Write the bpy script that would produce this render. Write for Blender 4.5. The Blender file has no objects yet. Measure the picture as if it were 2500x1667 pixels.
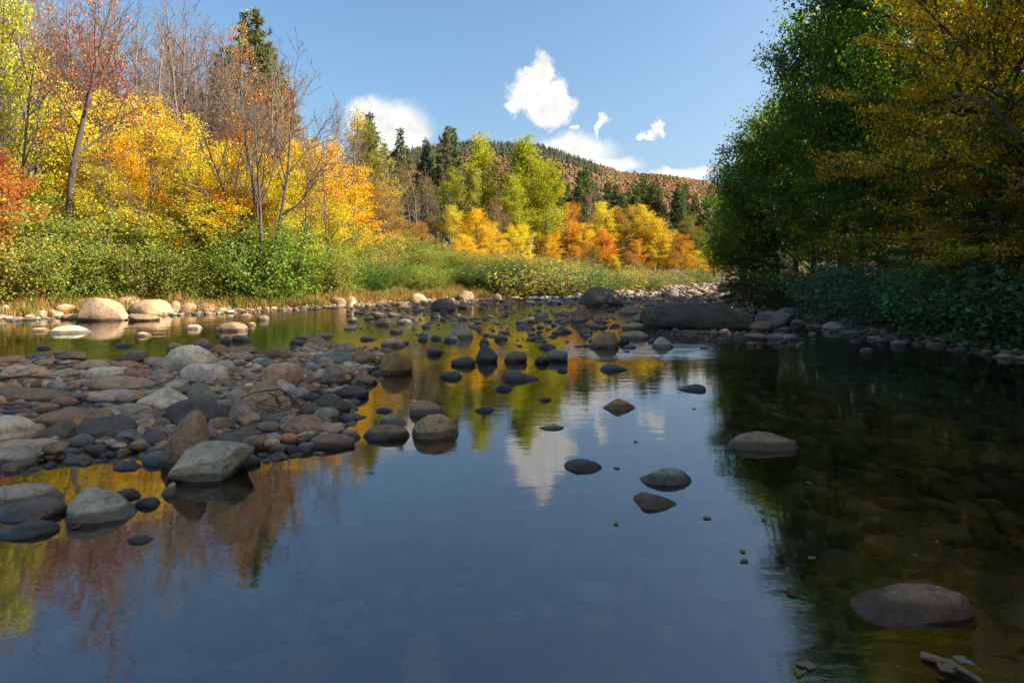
import bpy, math, random
import numpy as np
from mathutils import Vector, noise as mnoise

# ------------------------------------------------------------------ camera, sky, sun, exposure
scene = bpy.context.scene
F, CX, HZ, CAMH = 1500.0, 1250.0, 675.0, 1.5      # focal length and horizon in pixels of the 2500 px photograph
cam_d = bpy.data.cameras.new('camera'); cam = bpy.data.objects.new('camera', cam_d)
scene.collection.objects.link(cam); scene.camera = cam
cam.location = (0, 0, CAMH); cam.rotation_euler = (math.radians(90), 0, 0)
cam_d.sensor_width = 36.0; cam_d.lens = 36.0 * F / 2500.0
cam_d.shift_y = -(1667 / 2 - HZ) / 2500.0
cam_d.clip_start = 0.05; cam_d.clip_end = 6000

SUN_AZ, SUN_EL = math.radians(100), math.radians(33)
SKY_STRENGTH, SUN_STRENGTH, EXPOSURE = 0.073, 3.7, 1.80

world = bpy.data.worlds.new('World'); scene.world = world; world.use_nodes = True
wn, wl = world.node_tree.nodes, world.node_tree.links
wn.clear()
def W(t, **kw):
    n = wn.new(t)
    for k, v in kw.items(): setattr(n, k, v)
    return n
w_out = W('ShaderNodeOutputWorld')
sky = W('ShaderNodeTexSky', sky_type='NISHITA', sun_disc=False, sun_elevation=SUN_EL, sun_rotation=SUN_AZ,
        altitude=300, air_density=1.0, dust_density=5.0, ozone_density=2.0)
bg_sky = W('ShaderNodeBackground'); bg_sky.inputs[1].default_value = SKY_STRENGTH
hsv = W('ShaderNodeHueSaturation'); hsv.inputs['Hue'].default_value = 0.492; hsv.inputs['Saturation'].default_value = 1.14
wl.new(sky.outputs[0], hsv.inputs['Color']); wl.new(hsv.outputs[0], bg_sky.inputs[0])
tc = W('ShaderNodeTexCoord'); sx = W('ShaderNodeSeparateXYZ'); wl.new(tc.outputs['Generated'], sx.inputs[0])
m_az = W('ShaderNodeMath', operation='ARCTAN2'); wl.new(sx.outputs[0], m_az.inputs[0]); wl.new(sx.outputs[1], m_az.inputs[1])
m_el = W('ShaderNodeMath', operation='ARCSINE'); wl.new(sx.outputs[2], m_el.inputs[0])
azel = W('ShaderNodeCombineXYZ'); wl.new(m_az.outputs[0], azel.inputs[0]); wl.new(m_el.outputs[0], azel.inputs[1])
wnz = W('ShaderNodeTexNoise'); wnz.inputs['Scale'].default_value = 34; wnz.inputs['Detail'].default_value = 6
wnz.inputs['Roughness'].default_value = 0.57
wl.new(tc.outputs['Generated'], wnz.inputs['Vector'])
wsub = W('ShaderNodeVectorMath', operation='SUBTRACT'); wsub.inputs[1].default_value = (0.5, 0.5, 0.5)
wl.new(wnz.outputs['Color'], wsub.inputs[0])
def cloud_mask(lobes, warp, lo, hi):
    """clouds as lobes in azimuth and elevation, edges broken by noise"""
    ma = W('ShaderNodeVectorMath', operation='MULTIPLY_ADD'); ma.inputs[1].default_value = (warp,) * 3
    wl.new(wsub.outputs[0], ma.inputs[0]); wl.new(azel.outputs[0], ma.inputs[2])
    fl = W('ShaderNodeVectorMath', operation='MULTIPLY'); fl.inputs[1].default_value = (1, 1, 0); wl.new(ma.outputs[0], fl.inputs[0])
    prev = None
    for (px, py, rx, ry) in lobes:
        az = math.atan((px - CX) / F); el = math.atan((HZ - py) / F * math.cos(az))
        if (px, py, rx, ry) in FILL_CLOUDS: az = math.radians((px + 180) % 360 - 180); el = math.radians(py); rx = rx / math.cos(el)
        sxx, syy = F / rx, F / ry
        s = W('ShaderNodeVectorMath', operation='MULTIPLY_ADD'); s.inputs[1].default_value = (sxx, syy, 0)
        s.inputs[2].default_value = (-az * sxx, -el * syy, 0); wl.new(fl.outputs[0], s.inputs[0])
        ln = W('ShaderNodeVectorMath', operation='LENGTH'); wl.new(s.outputs[0], ln.inputs[0])
        if prev is None: prev = ln.outputs['Value']
        else:
            mn = W('ShaderNodeMath', operation='SMOOTH_MIN'); mn.inputs[2].default_value = 0.25
            wl.new(prev, mn.inputs[0]); wl.new(ln.outputs['Value'], mn.inputs[1]); prev = mn.outputs[0]
    mr = W('ShaderNodeMapRange', interpolation_type='SMOOTHSTEP')
    mr.inputs[1].default_value = lo; mr.inputs[2].default_value = hi; mr.inputs[3].default_value = 1; mr.inputs[4].default_value = 0
    wl.new(prev, mr.inputs[0]); return mr.outputs[0]
FILL_CLOUDS = []                                             # unseen clouds added round the rest of the sky to brighten the shade
for i_, (az_, el_) in enumerate([(75, 35), (100, 22), (125, 40), (150, 25), (175, 38), (200, 22), (225, 42), (250, 28), (280, 40), (300, 24), (110, 60), (190, 62), (270, 65), (20, 62), (-25, 55)]):
    FILL_CLOUDS.append((az_, el_, 95 + 30 * (i_ % 3), 60 + 12 * (i_ % 2)))
crisp = cloud_mask([(1325, 185, 38, 50), (1305, 230, 60, 58), (1345, 262, 58, 44), (1255, 264, 26, 20), (1375, 250, 24, 44),
                    (1464, 300, 12, 26), (1398, 318, 12, 9), (1580, 328, 24, 10), (1607, 308, 15, 14),
                    (3300, 250, 160, 60), (-1300, 330, 200, 50), (-900, 120, 110, 70)] + FILL_CLOUDS, 0.062, 0.68, 1.20)
soft = cloud_mask([(945, 310, 92, 58), (895, 275, 42, 28), (1000, 338, 50, 42), (1400, 372, 95, 40), (1500, 405, 60, 22), (1660, 425, 90, 15),
                   (3600, 480, 420, 60), (-1600, 560, 420, 60)], 0.035, 0.55, 1.35)
cmax = W('ShaderNodeMath', operation='MAXIMUM'); wl.new(crisp, cmax.inputs[0]); wl.new(soft, cmax.inputs[1])
cmr = W('ShaderNodeMapRange'); cmr.inputs[1].default_value = 0.35; cmr.inputs[2].default_value = 0.62; cmr.inputs[3].default_value = 0.255; cmr.inputs[4].default_value = 0.335
wl.new(wnz.outputs[0], cmr.inputs[0])
bg_cl = W('ShaderNodeBackground'); wl.new(cmr.outputs[0], bg_cl.inputs[1]); bg_cl.inputs[0].default_value = (1.0, 0.985, 0.965, 1); bg_cl.inputs[1].default_value = 0.40
wmix = W('ShaderNodeMixShader'); wl.new(cmax.outputs[0], wmix.inputs[0])
wl.new(bg_sky.outputs[0], wmix.inputs[1]); wl.new(bg_cl.outputs[0], wmix.inputs[2]); wl.new(wmix.outputs[0], w_out.inputs[0])

S_DIR = Vector((math.sin(SUN_AZ) * math.cos(SUN_EL), math.cos(SUN_AZ) * math.cos(SUN_EL), math.sin(SUN_EL)))
sun_d = bpy.data.lights.new('sun', 'SUN'); sun_d.energy = SUN_STRENGTH; sun_d.angle = math.radians(0.5); sun_d.color = (1.0, 0.90, 0.76)
sun = bpy.data.objects.new('sun', sun_d); scene.collection.objects.link(sun)
sun.rotation_euler = (-S_DIR).to_track_quat('-Z', 'Y').to_euler(); sun.location = S_DIR * 200
vs = scene.view_settings; vs.view_transform = 'Standard'; vs.look = 'None'; vs.exposure = EXPOSURE; vs.gamma = 1.0
scene.render.engine = 'CYCLES'
cy = scene.cycles; cy.use_denoising = True; cy.max_bounces = 7; cy.diffuse_bounces = 3; cy.glossy_bounces = 3
cy.transmission_bounces = 4; cy.transparent_max_bounces = 8; cy.caustics_reflective = False; cy.caustics_refractive = False
cy.sample_clamp_indirect = 4.0

# ------------------------------------------------------------------ helpers
rng = np.random.default_rng(7); random.seed(7)
COL = scene.collection
def norm(v): return v / (np.linalg.norm(v, axis=-1, keepdims=True) + 1e-12)
def make_mesh(name, V, polys, smooth=True, mat=None, color=None, attrs=None):
    """polys: list of (k, int array n*k)"""
    me = bpy.data.meshes.new(name); V = np.asarray(V, dtype=np.float32)
    me.vertices.add(len(V)); me.vertices.foreach_set('co', V.ravel())
    polys = [np.asarray(p, dtype=np.int32) for p in polys if len(p)]
    nl = sum(p.size for p in polys); npoly = sum(len(p) for p in polys)
    me.loops.add(nl); me.loops.foreach_set('vertex_index', np.concatenate([p.ravel() for p in polys]))
    tot = np.concatenate([np.full(len(p), p.shape[1], np.int32) for p in polys])
    me.polygons.add(npoly); me.polygons.foreach_set('loop_start', np.concatenate([[0], np.cumsum(tot)[:-1]]).astype(np.int32))
    me.polygons.foreach_set('loop_total', tot)
    me.polygons.foreach_set('use_smooth', np.full(npoly, smooth, bool))
    if color is not None:
        a = me.color_attributes.new('Col', 'FLOAT_COLOR', 'POINT')
        a.data.foreach_set('color', np.concatenate([color, np.ones((len(color), 1))], 1).astype(np.float32).ravel())
    for k, v in (attrs or {}).items():
        a = me.attributes.new(k, 'FLOAT', 'POINT'); a.data.foreach_set('value', np.asarray(v, np.float32))
    me.update(calc_edges=True)
    if mat: me.materials.append(mat)
    return me
def obj(name, me, parent=None, loc=(0, 0, 0), color=None):
    o = bpy.data.objects.new(name, me); COL.objects.link(o); o.location = loc
    if parent is not None: o.parent = parent
    if color is not None: o.color = (*color, 1)
    return o
def tag(o, label=None, cat=None, group=None, kind=None):
    for k, v in (('label', label), ('category', cat), ('group', group), ('kind', kind)):
        if v: o[k] = v
    return o
class Acc:
    def __init__(s): s.v, s.q, s.t, s.n = [], [], [], 0
    def add(s, V, quads=None, tris=None):
        s.v.append(V)
        if quads is not None and len(quads): s.q.append(np.asarray(quads) + s.n)
        if tris is not None and len(tris): s.t.append(np.asarray(tris) + s.n)
        s.n += len(V)
    def tube(s, P, R, k):
        P = np.asarray(P); n = len(P); T = np.gradient(P, axis=0); T = norm(T)
        ref = np.where(np.abs(T[:, 2:3]) > 0.9, np.array([[1., 0, 0]]), np.array([[0, 0, 1.]]))
        A = norm(np.cross(T, ref)); B = np.cross(T, A); th = np.arange(k) * 2 * math.pi / k
        V = (P[:, None] + np.asarray(R)[:, None, None] * (np.cos(th)[None, :, None] * A[:, None] + np.sin(th)[None, :, None] * B[:, None])).reshape(-1, 3)
        i = np.arange(n - 1)[:, None] * k; j = np.arange(k)[None]; j2 = (j + 1) % k
        s.add(V, np.stack([i + j, i + j2, i + k + j2, i + k + j], -1).reshape(-1, 4))
    def polys(s): return [np.concatenate(x) for x in (s.q, s.t) if x]
    def mesh(s, name, mat, **kw): return make_mesh(name, np.concatenate(s.v), s.polys(), mat=mat, **kw)

# ------------------------------------------------------------------ materials
def mat(name):
    m = bpy.data.materials.new(name); m.use_nodes = True; nt = m.node_tree; nt.nodes.clear()
    def N(t, ins=None, **kw):
        n = nt.nodes.new(t)
        for k, v in kw.items(): setattr(n, k, v)
        for k, v in (ins or {}).items():
            if isinstance(v, bpy.types.NodeSocket): nt.links.new(v, n.inputs[k])
            else: n.inputs[k].default_value = v
        return n
    return m, N, nt
def ramp(N, fac, stops):
    r = N('ShaderNodeValToRGB', {0: fac}); el = r.color_ramp.elements
    while len(el) < len(stops): el.new(0.5)
    for e, (p, c) in zip(el, stops): e.position = p; e.color = (*c, 1)
    return r.outputs[0]
def mixc(N, fac, a, b, bt='MIX'):
    n = N('ShaderNodeMix', data_type='RGBA', blend_type=bt)
    for k, v in ((0, fac), (6, a), (7, b)):
        if isinstance(v, bpy.types.NodeSocket): n.id_data.links.new(v, n.inputs[k])
        else: n.inputs[k].default_value = v if k == 0 else (*v[:3], 1)
    return n.outputs[2]
def leaf_material(name, stops=None, trans=0.45, var=0.10, rough=0.5, spec=0.25, nscale=0.55):
    m, N, nt = mat(name)
    geo = N('ShaderNodeNewGeometry'); info = N('ShaderNodeObjectInfo'); t = N('ShaderNodeTexCoord')
    nz = N('ShaderNodeTexNoise', {'Vector': t.outputs['Object'], 'Scale': nscale, 'Detail': 3.0})
    ri = geo.outputs['Random Per Island']
    if stops:
        f = N('ShaderNodeMath', {0: nz.outputs[0], 1: 1.9, 2: -0.70}, operation='MULTIPLY_ADD')
        f1 = N('ShaderNodeMath', {0: ri, 1: 0.45, 2: f.outputs[0]}, operation='MULTIPLY_ADD')
        f2 = N('ShaderNodeMath', {0: info.outputs['Random'], 1: 0.30, 2: f1.outputs[0]}, operation='MULTIPLY_ADD')
        f3 = N('ShaderNodeMath', {0: f2.outputs[0], 1: -0.12}, operation='ADD')
        base = ramp(N, f3.outputs[0], stops)
    else: base = info.outputs['Color']
    h = N('ShaderNodeMath', {0: ri, 1: var, 2: 0.5 - var * 0.9}, operation='MULTIPLY_ADD')
    h2 = N('ShaderNodeMath', {0: nz.outputs[0], 1: var, 2: h.outputs[0]}, operation='MULTIPLY_ADD')
    wn_ = N('ShaderNodeTexWhiteNoise', {'W': ri}, noise_dimensions='1D')
    v = N('ShaderNodeMath', {0: wn_.outputs[0], 1: 0.8, 2: 0.55}, operation='MULTIPLY_ADD')
    hs = N('ShaderNodeHueSaturation', {'Hue': h2.outputs[0], 'Saturation': 1.0, 'Value': v.outputs[0], 'Color': base})
    p = N('ShaderNodeBsdfPrincipled', {'Base Color': hs.outputs[0], 'Roughness': rough, 'Specular IOR Level': spec})
    tcol = N('ShaderNodeHueSaturation', {'Saturation': 1.1, 'Value': 1.15, 'Color': hs.outputs[0]})
    tr = N('ShaderNodeBsdfTranslucent', {'Color': tcol.outputs[0]})
    mx = N('ShaderNodeMixShader', {0: trans, 1: p.outputs[0], 2: tr.outputs[0]})
    N('ShaderNodeOutputMaterial', {0: mx.outputs[0]}); return m
def bark_material(name, a, b, scale=5.0):
    m, N, nt = mat(name)
    t = N('ShaderNodeTexCoord'); mp = N('ShaderNodeMapping', {0: t.outputs['Object'], 3: (1, 1, 0.25)})
    nz = N('ShaderNodeTexNoise', {'Vector': mp.outputs[0], 'Scale': scale, 'Detail': 6.0, 'Roughness': 0.65})
    c = ramp(N, nz.outputs[0], [(0.3, a), (0.7, b)])
    n2 = N('ShaderNodeTexNoise', {'Vector': mp.outputs[0], 'Scale': scale * 6, 'Detail': 4.0})
    bm = N('ShaderNodeBump', {'Strength': 0.7, 'Distance': 0.02, 'Height': n2.outputs[0]})
    p = N('ShaderNodeBsdfPrincipled', {'Base Color': c, 'Roughness': 0.9, 'Normal': bm.outputs[0]})
    N('ShaderNodeOutputMaterial', {0: p.outputs[0]}); return m
M_leaf = leaf_material('leaf')
M_shrub = leaf_material('shrub_leaf', trans=0.38, var=0.10, rough=0.5, spec=0.28, nscale=1.1)
M_needle = leaf_material('needle', trans=0.2, var=0.05, spec=0.15)
GREEN, DKGREEN, OLIVE = (0.14, 0.225, 0.032), (0.065, 0.12, 0.026), (0.34, 0.34, 0.035)
GOLD, AMBER, RUST = (0.82, 0.54, 0.08), (0.78, 0.40, 0.08), (0.60, 0.20, 0.05)
M_mix_green = leaf_material('leaf_mix_green', [(0.12, DKGREEN), (0.42, GREEN), (0.70, GREEN), (0.86, OLIVE), (1.0, GOLD)], trans=0.55)
M_mix_gold = leaf_material('leaf_mix_gold', [(0.10, DKGREEN), (0.26, GREEN), (0.38, OLIVE), (0.50, GOLD), (0.72, AMBER), (0.95, RUST)], trans=0.6)
M_bark = bark_material('bark_brown', (0.035, 0.026, 0.02), (0.12, 0.095, 0.075))
M_bark_pale = bark_material('bark_pale', (0.12, 0.10, 0.085), (0.38, 0.34, 0.29), 4)
M_twig = bark_material('bark_twig', (0.09, 0.065, 0.05), (0.21, 0.165, 0.13))

def stone_material(name, use_attr=False):
    m, N, nt = mat(name)
    t = N('ShaderNodeTexCoord'); info = N('ShaderNodeObjectInfo'); geo = N('ShaderNodeNewGeometry')
    if use_attr:
        base = N('ShaderNodeAttribute', attribute_name='Col').outputs['Color']; vec = geo.outputs['Position']
    else:
        base = info.outputs['Color']
        vec = N('ShaderNodeVectorMath', {0: geo.outputs['Position'], 1: info.outputs['Location']}, operation='ADD').outputs[0]
    n1 = N('ShaderNodeTexNoise', {'Vector': vec, 'Scale': 2.6, 'Detail': 5.0, 'Roughness': 0.6})
    n2 = N('ShaderNodeTexNoise', {'Vector': vec, 'Scale': 14.0, 'Detail': 8.0, 'Roughness': 0.7})
    n3 = N('ShaderNodeTexNoise', {'Vector': vec, 'Scale': 55.0, 'Detail': 4.0})
    c1 = ramp(N, n1.outputs[0], [(0.30, (0.62, 0.60, 0.58)), (0.5, (1.0, 0.98, 0.95)), (0.72, (1.25, 1.08, 0.88))])
    c = mixc(N, 1.0, base, c1, 'MULTIPLY')
    c2 = ramp(N, n2.outputs[0], [(0.30, (0.38, 0.36, 0.34)), (0.48, (1.0, 1.0, 1.0)), (0.68, (1.38, 1.35, 1.28))])
    c = mixc(N, 0.8, c, c2, 'MULTIPLY')
    c3 = ramp(N, n3.outputs[0], [(0.3, (0.72, 0.72, 0.72)), (0.7, (1.22, 1.22, 1.22))])
    c = mixc(N, 0.7, c, c3, 'MULTIPLY')
    wv = N('ShaderNodeVectorMath', {0: vec, 1: N('ShaderNodeVectorMath', {0: n1.outputs['Color'], 1: (0.5, 0.5, 0.5)}, operation='MULTIPLY').outputs[0]}, operation='ADD')
    crk = N('ShaderNodeTexVoronoi', {'Vector': wv.outputs[0], 'Scale': 1.7}, feature='DISTANCE_TO_EDGE')
    ck = N('ShaderNodeMapRange', {0: crk.outputs['Distance'], 1: 0.004, 2: 0.018, 3: 0.68, 4: 1.0})
    c = mixc(N, 1.0, c, ck.outputs[0], 'MULTIPLY')
    n4 = N('ShaderNodeTexNoise', {'Vector': vec, 'Scale': 5.5, 'Detail': 9.0, 'Roughness': 0.78})
    lic = N('ShaderNodeMapRange', {0: n4.outputs[0], 1: 0.60, 2: 0.68, 3: 0.0, 4: 0.45})
    c = mixc(N, lic.outputs[0], c, (0.34, 0.33, 0.28))
    drk = N('ShaderNodeMapRange', {0: n4.outputs[0], 1: 0.40, 2: 0.33, 3: 0.0, 4: 0.6})
    c = mixc(N, drk.outputs[0], c, (0.05, 0.043, 0.035))
    wet = N('ShaderNodeAttribute', attribute_name='wet').outputs['Fac']
    wn2 = N('ShaderNodeMath', {0: n2.outputs[0], 1: 0.7, 2: -0.35}, operation='MULTIPLY_ADD')
    wsum = N('ShaderNodeMath', {0: wet, 1: wn2.outputs[0]}, operation='ADD')
    wm = N('ShaderNodeMapRange', {0: wsum.outputs[0], 1: 0.22, 2: 0.50})
    cw = mixc(N, 1.0, c, (0.30, 0.285, 0.27), 'MULTIPLY')
    c = mixc(N, wm.outputs[0], c, cw)
    rg = N('ShaderNodeMapRange', {0: wm.outputs[0], 3: 0.82, 4: 0.28})
    hsum = N('ShaderNodeMath', {0: n3.outputs[0], 1: 0.35, 2: n2.outputs[0]}, operation='MULTIPLY_ADD')
    hs2 = N('ShaderNodeMath', {0: ck.outputs[0], 1: 0.5, 2: hsum.outputs[0]}, operation='MULTIPLY_ADD')
    bm = N('ShaderNodeBump', {'Strength': 0.7, 'Distance': 0.03, 'Height': hs2.outputs[0]})
    p = N('ShaderNodeBsdfPrincipled', {'Base Color': c, 'Roughness': rg.outputs[0], 'Normal': bm.outputs[0], 'Specular IOR Level': 0.4})
    N('ShaderNodeOutputMaterial', {0: p.outputs[0]}); return m
M_stone = stone_material('river_stone'); M_cobble = stone_material('cobble', True)

def ground_material():
    m, N, nt = mat('ground')
    geo = N('ShaderNodeNewGeometry'); P = geo.outputs['Position']
    za = N('ShaderNodeAttribute', attribute_name='zone').outputs['Fac']      # 0 river bed and gravel, 1 forest floor
    n1 = N('ShaderNodeTexNoise', {'Vector': P, 'Scale': 1.1, 'Detail': 6.0})
    n2 = N('ShaderNodeTexNoise', {'Vector': P, 'Scale': 22.0, 'Detail': 6.0, 'Roughness': 0.7})
    vo = N('ShaderNodeTexVoronoi', {'Vector': P, 'Scale': 16.0})
    gcol = mixc(N, 0.8, ramp(N, n1.outputs[0], [(0.3, (0.11, 0.085, 0.052)), (0.7, (0.25, 0.19, 0.12))]),
                ramp(N, n2.outputs[0], [(0.3, (0.5, 0.5, 0.5)), (0.7, (1.4, 1.35, 1.25))]), 'MULTIPLY')
    gcol = mixc(N, 0.5, gcol, ramp(N, vo.outputs['Color'], [(0.1, (0.55, 0.55, 0.55)), (0.9, (1.4, 1.35, 1.3))]), 'MULTIPLY')
    fcol = mixc(N, 0.9, ramp(N, n1.outputs[0], [(0.3, (0.05, 0.035, 0.018)), (0.55, (0.13, 0.075, 0.028)), (0.75, (0.09, 0.085, 0.025))]),
                ramp(N, n2.outputs[0], [(0.3, (0.5, 0.5, 0.5)), (0.7, (1.5, 1.4, 1.2))]), 'MULTIPLY')
    c = mixc(N, za, gcol, fcol)
    h = N('ShaderNodeMath', {0: vo.outputs['Distance'], 1: -0.8, 2: n2.outputs[0]}, operation='MULTIPLY_ADD')
    bm = N('ShaderNodeBump', {'Strength': 0.8, 'Distance': 0.04, 'Height': h.outputs[0]})
    p = N('ShaderNodeBsdfPrincipled', {'Base Color': c, 'Roughness': 0.9, 'Normal': bm.outputs[0]})
    N('ShaderNodeOutputMaterial', {0: p.outputs[0]}); return m
def water_material():
    m, N, nt = mat('water')
    geo = N('ShaderNodeNewGeometry'); P = geo.outputs['Position']
    rp = N('ShaderNodeAttribute', attribute_name='ripple').outputs['Fac']
    mp = N('ShaderNodeMapping', {0: P, 3: (1.0, 2.2, 1.0)})
    a = N('ShaderNodeTexNoise', {'Vector': mp.outputs[0], 'Scale': 1.6, 'Detail': 3.0, 'Roughness': 0.55})
    b = N('ShaderNodeTexNoise', {'Vector': mp.outputs[0], 'Scale': 7.0, 'Detail': 4.0, 'Roughness': 0.6})
    s = N('ShaderNodeMath', {0: b.outputs[0], 1: 0.22, 2: a.outputs[0]}, operation='MULTIPLY_ADD')
    bm = N('ShaderNodeBump', {'Strength': rp, 'Distance': 0.10, 'Height': s.outputs[0]})
    fr = N('ShaderNodeFresnel', {'IOR': 2.4, 'Normal': bm.outputs[0]})
    tr = N('ShaderNodeBsdfTransparent', {0: (0.94, 0.90, 0.76, 1)})
    gl = N('ShaderNodeBsdfGlossy', {'Color': (1, 1, 1, 1), 'Roughness': 0.012, 'Normal': bm.outputs[0]})
    mx = N('ShaderNodeMixShader', {0: fr.outputs[0], 1: tr.outputs[0], 2: gl.outputs[0]})
    N('ShaderNodeOutputMaterial', {0: mx.outputs[0]}); return m
def attr_material(name, rough=0.8, trans=0.0, use_leaf_noise=False):
    m, N, nt = mat(name)
    c = N('ShaderNodeAttribute', attribute_name='Col').outputs['Color']
    if use_leaf_noise:
        geo = N('ShaderNodeNewGeometry')
        nz = N('ShaderNodeTexNoise', {'Vector': geo.outputs['Position'], 'Scale': 0.6, 'Detail': 6.0, 'Roughness': 0.75})
        c = mixc(N, 1.0, c, ramp(N, nz.outputs[0], [(0.32, (0.78, 0.78, 0.78)), (0.68, (1.2, 1.19, 1.17))]), 'MULTIPLY')
    p = N('ShaderNodeBsdfPrincipled', {'Base Color': c, 'Roughness': rough, 'Specular IOR Level': 0.15})
    sh = p.outputs[0]
    if trans:
        t = N('ShaderNodeBsdfTranslucent', {0: c}); sh = N('ShaderNodeMixShader', {0: trans, 1: sh, 2: t.outputs[0]}).outputs[0]
    N('ShaderNodeOutputMaterial', {0: sh}); return m
M_ground = ground_material(); M_water = water_material()
M_grass = attr_material('grass_blade', 0.6, 0.4); M_far = attr_material('far_foliage', 0.9, 0.0, True)

# ------------------------------------------------------------------ the lie of the land
def zw(y):                                            # water level: still pool, a riffle, then rising rapids
    return np.interp(y, [-50, 11.3, 14.0, 22.0, 92.0, 140, 3000], [0, 0, 0.08, 0.15, 1.02, 1.3, 1.3])
LB = np.array([(-300, -60), (-60, 2), (-30, 13), (-16.6, 19.4), (-10.9, 23), (-5.6, 28.6), (-1.1, 32.5), (5.3, 40), (12, 52), (25, 75), (48, 95), (120, 120), (900, 300)], float)
RB = np.array([(40, -300), (14, -20), (10.6, 0), (10.2, 8), (9.7, 12), (8.6, 15.2), (9.2, 18), (10.6, 24), (11.8, 31), (15, 40), (23, 53), (38, 72), (62, 88), (130, 105), (900, 250)], float)
def sdist(P, L, closed=False):
    """signed distance to a polyline, positive on its left side"""
    best = np.full(len(P), 1e9); sg = np.ones(len(P))
    n = len(L) if closed else len(L) - 1
    for i in range(n):
        a, b = L[i], L[(i + 1) % len(L)]; ab = b - a; ap = P - a
        t = np.clip((ap @ ab) / (ab @ ab), 0, 1); q = ap - t[:, None] * ab; d = np.hypot(q[:, 0], q[:, 1])
        cr = ab[0] * ap[:, 1] - ab[1] * ap[:, 0]
        up = d < best - 1e-9; best = np.where(up, d, best); sg = np.where(up, np.sign(cr), sg)
    return best * sg
def inside(P, G):
    c = np.zeros(len(P), bool); n = len(G)
    for i in range(n):
        (x0, y0), (x1, y1) = G[i], G[i - 1]
        k = ((y0 > P[:, 1]) != (y1 > P[:, 1])) & (P[:, 0] < (x1 - x0) * (P[:, 1] - y0) / (y1 - y0 + 1e-12) + x0); c ^= k
    return c
def at(px, py, z):
    d = F * (CAMH - z) / (py - HZ); return ((px - CX) / F * d, d)
BAR = np.array([at(px, py, 0.06) for px, py in [(-350, 1165), (0, 1128), (200, 1108), (400, 1105), (640, 1100), (760, 1085), (850, 1066), (872, 1035), (838, 985),
      (850, 945), (915, 915), (960, 880), (940, 850), (860, 842), (760, 842), (660, 862), (560, 852), (440, 862), (340, 885), (150, 872), (0, 876), (-300, 880)]])
BUMPS = []                                            # low gravel patches: centre, radii, height above the water there
for px, py, rx, ry, h in [(1700, 815, 1.3, 1.3, 0.05), (2040, 770, 1.6, 3.0, 0.06), (1330, 712, 3.0, 4.5, 0.12), (1560, 693, 3.6, 7, 0.10), (1080, 738, 2.2, 2.4, 0.04)]:
    x, y = at(px, py, 0.08 if py > 760 else (0.3 if py > 725 else (0.5 if py > 700 else 0.65))); BUMPS.append((x, y, rx, ry, h))
def hnoise(x, y, s, seed):                            # cheap smooth noise: a few rotated sines
    r = np.random.default_rng(seed); v = 0
    for i in range(6):
        a = r.uniform(0, 6.283); k = s * r.uniform(0.6, 2.2); v = v + np.sin((x * math.cos(a) + y * math.sin(a)) * k + r.uniform(0, 6.283))
    return v / 6
def ground(x, y, full=False):
    x = np.atleast_1d(np.asarray(x, float)); y = np.atleast_1d(np.asarray(y, float)); P = np.stack([x, y], 1)
    dl = sdist(P, LB); dr = -sdist(P, RB); w = zw(y)
    depth = np.where(y < 11.5, 0.34, np.where(y < 14, 0.28, 0.20)); inner = np.minimum(-dl, -dr)
    bed = w - np.minimum(depth, 0.05 + 0.16 * np.maximum(inner, 0)) + 0.05 * hnoise(x, y, 1.3, 3)
    sb = np.where(inside(P, BAR), 1, -1) * np.abs(sdist(P, BAR, True))
    barh = w + 0.025 + 0.09 * hnoise(x, y, 1.1, 5) + 0.03 * hnoise(x, y, 4, 6)
    k = np.clip((sb + 0.45) / 0.75, 0, 1); k = k * k * (3 - 2 * k); bed = bed * (1 - k) + barh * k
    for bx, by, rx, ry, h in BUMPS:
        e = np.exp(-((x - bx) / rx) ** 2 - ((y - by) / ry) ** 2); bed = np.maximum(bed, bed * (1 - e) + (w + h) * e)
    left = w + np.interp(dl, [0, 0.5, 1.5, 4, 9, 16, 32, 100, 400], [0, 0.10, 0.35, 0.8, 1.5, 2.4, 3.8, 6, 10]) + 0.25 * hnoise(x, y, 0.35, 8) * np.clip(dl / 3, 0, 1)
    right = w + np.interp(dr, [0, 0.5, 1.5, 3.5, 8, 20, 60, 300], [0, 0.10, 0.35, 1.0, 3.2, 9, 22, 40]) + 0.25 * hnoise(x, y, 0.35, 9) * np.clip(dr / 3, 0, 1)
    g = np.where(dl > 0, left, np.where(dr > 0, right, bed))
    if full: return g, dl, dr, sb
    return g
def surf1(x, y): return max(float(ground(x, y)[0]), float(zw(y)))
def hit(px, py):
    """where the line of sight through a pixel first meets the ground or the water"""
    d = np.concatenate([np.arange(1.8, 30, 0.05), np.arange(30, 130, 0.2)]); x = (px - CX) / F * d; z = CAMH - (py - HZ) / F * d
    s = np.maximum(ground(x, d), zw(d)); k = np.nonzero(z <= s)[0]
    i = k[0] if len(k) else len(d) - 1
    return x[i], d[i], s[i]
xs = np.unique(np.concatenate([np.arange(-24, 16, 0.27), -24 - np.geomspace(0.3, 2500, 60), 16 + np.geomspace(0.3, 2500, 60)]))
ys = np.unique(np.concatenate([np.arange(0, 45, 0.27), 45 + np.geomspace(0.3, 3000, 110), -np.geomspace(0.3, 400, 30)]))
def grid(fz, xs, ys):
    X, Y = np.meshgrid(xs, ys); x, y = X.ravel(), Y.ravel(); nx, ny = len(xs), len(ys)
    i = (np.arange(ny - 1)[:, None] * nx + np.arange(nx - 1)[None]).ravel()
    return x, y, np.stack([i, i + 1, i + nx + 1, i + nx], 1)
x, y, q = grid(None, xs, ys); g, dl, dr, sb = ground(x, y, True)
me = make_mesh('ground', np.stack([x, y, g], 1), [q], mat=M_ground, attrs={'zone': np.clip(np.maximum(dl, dr) / 1.2, 0, 1)})
tag(obj('ground', me), kind='structure')
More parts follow.
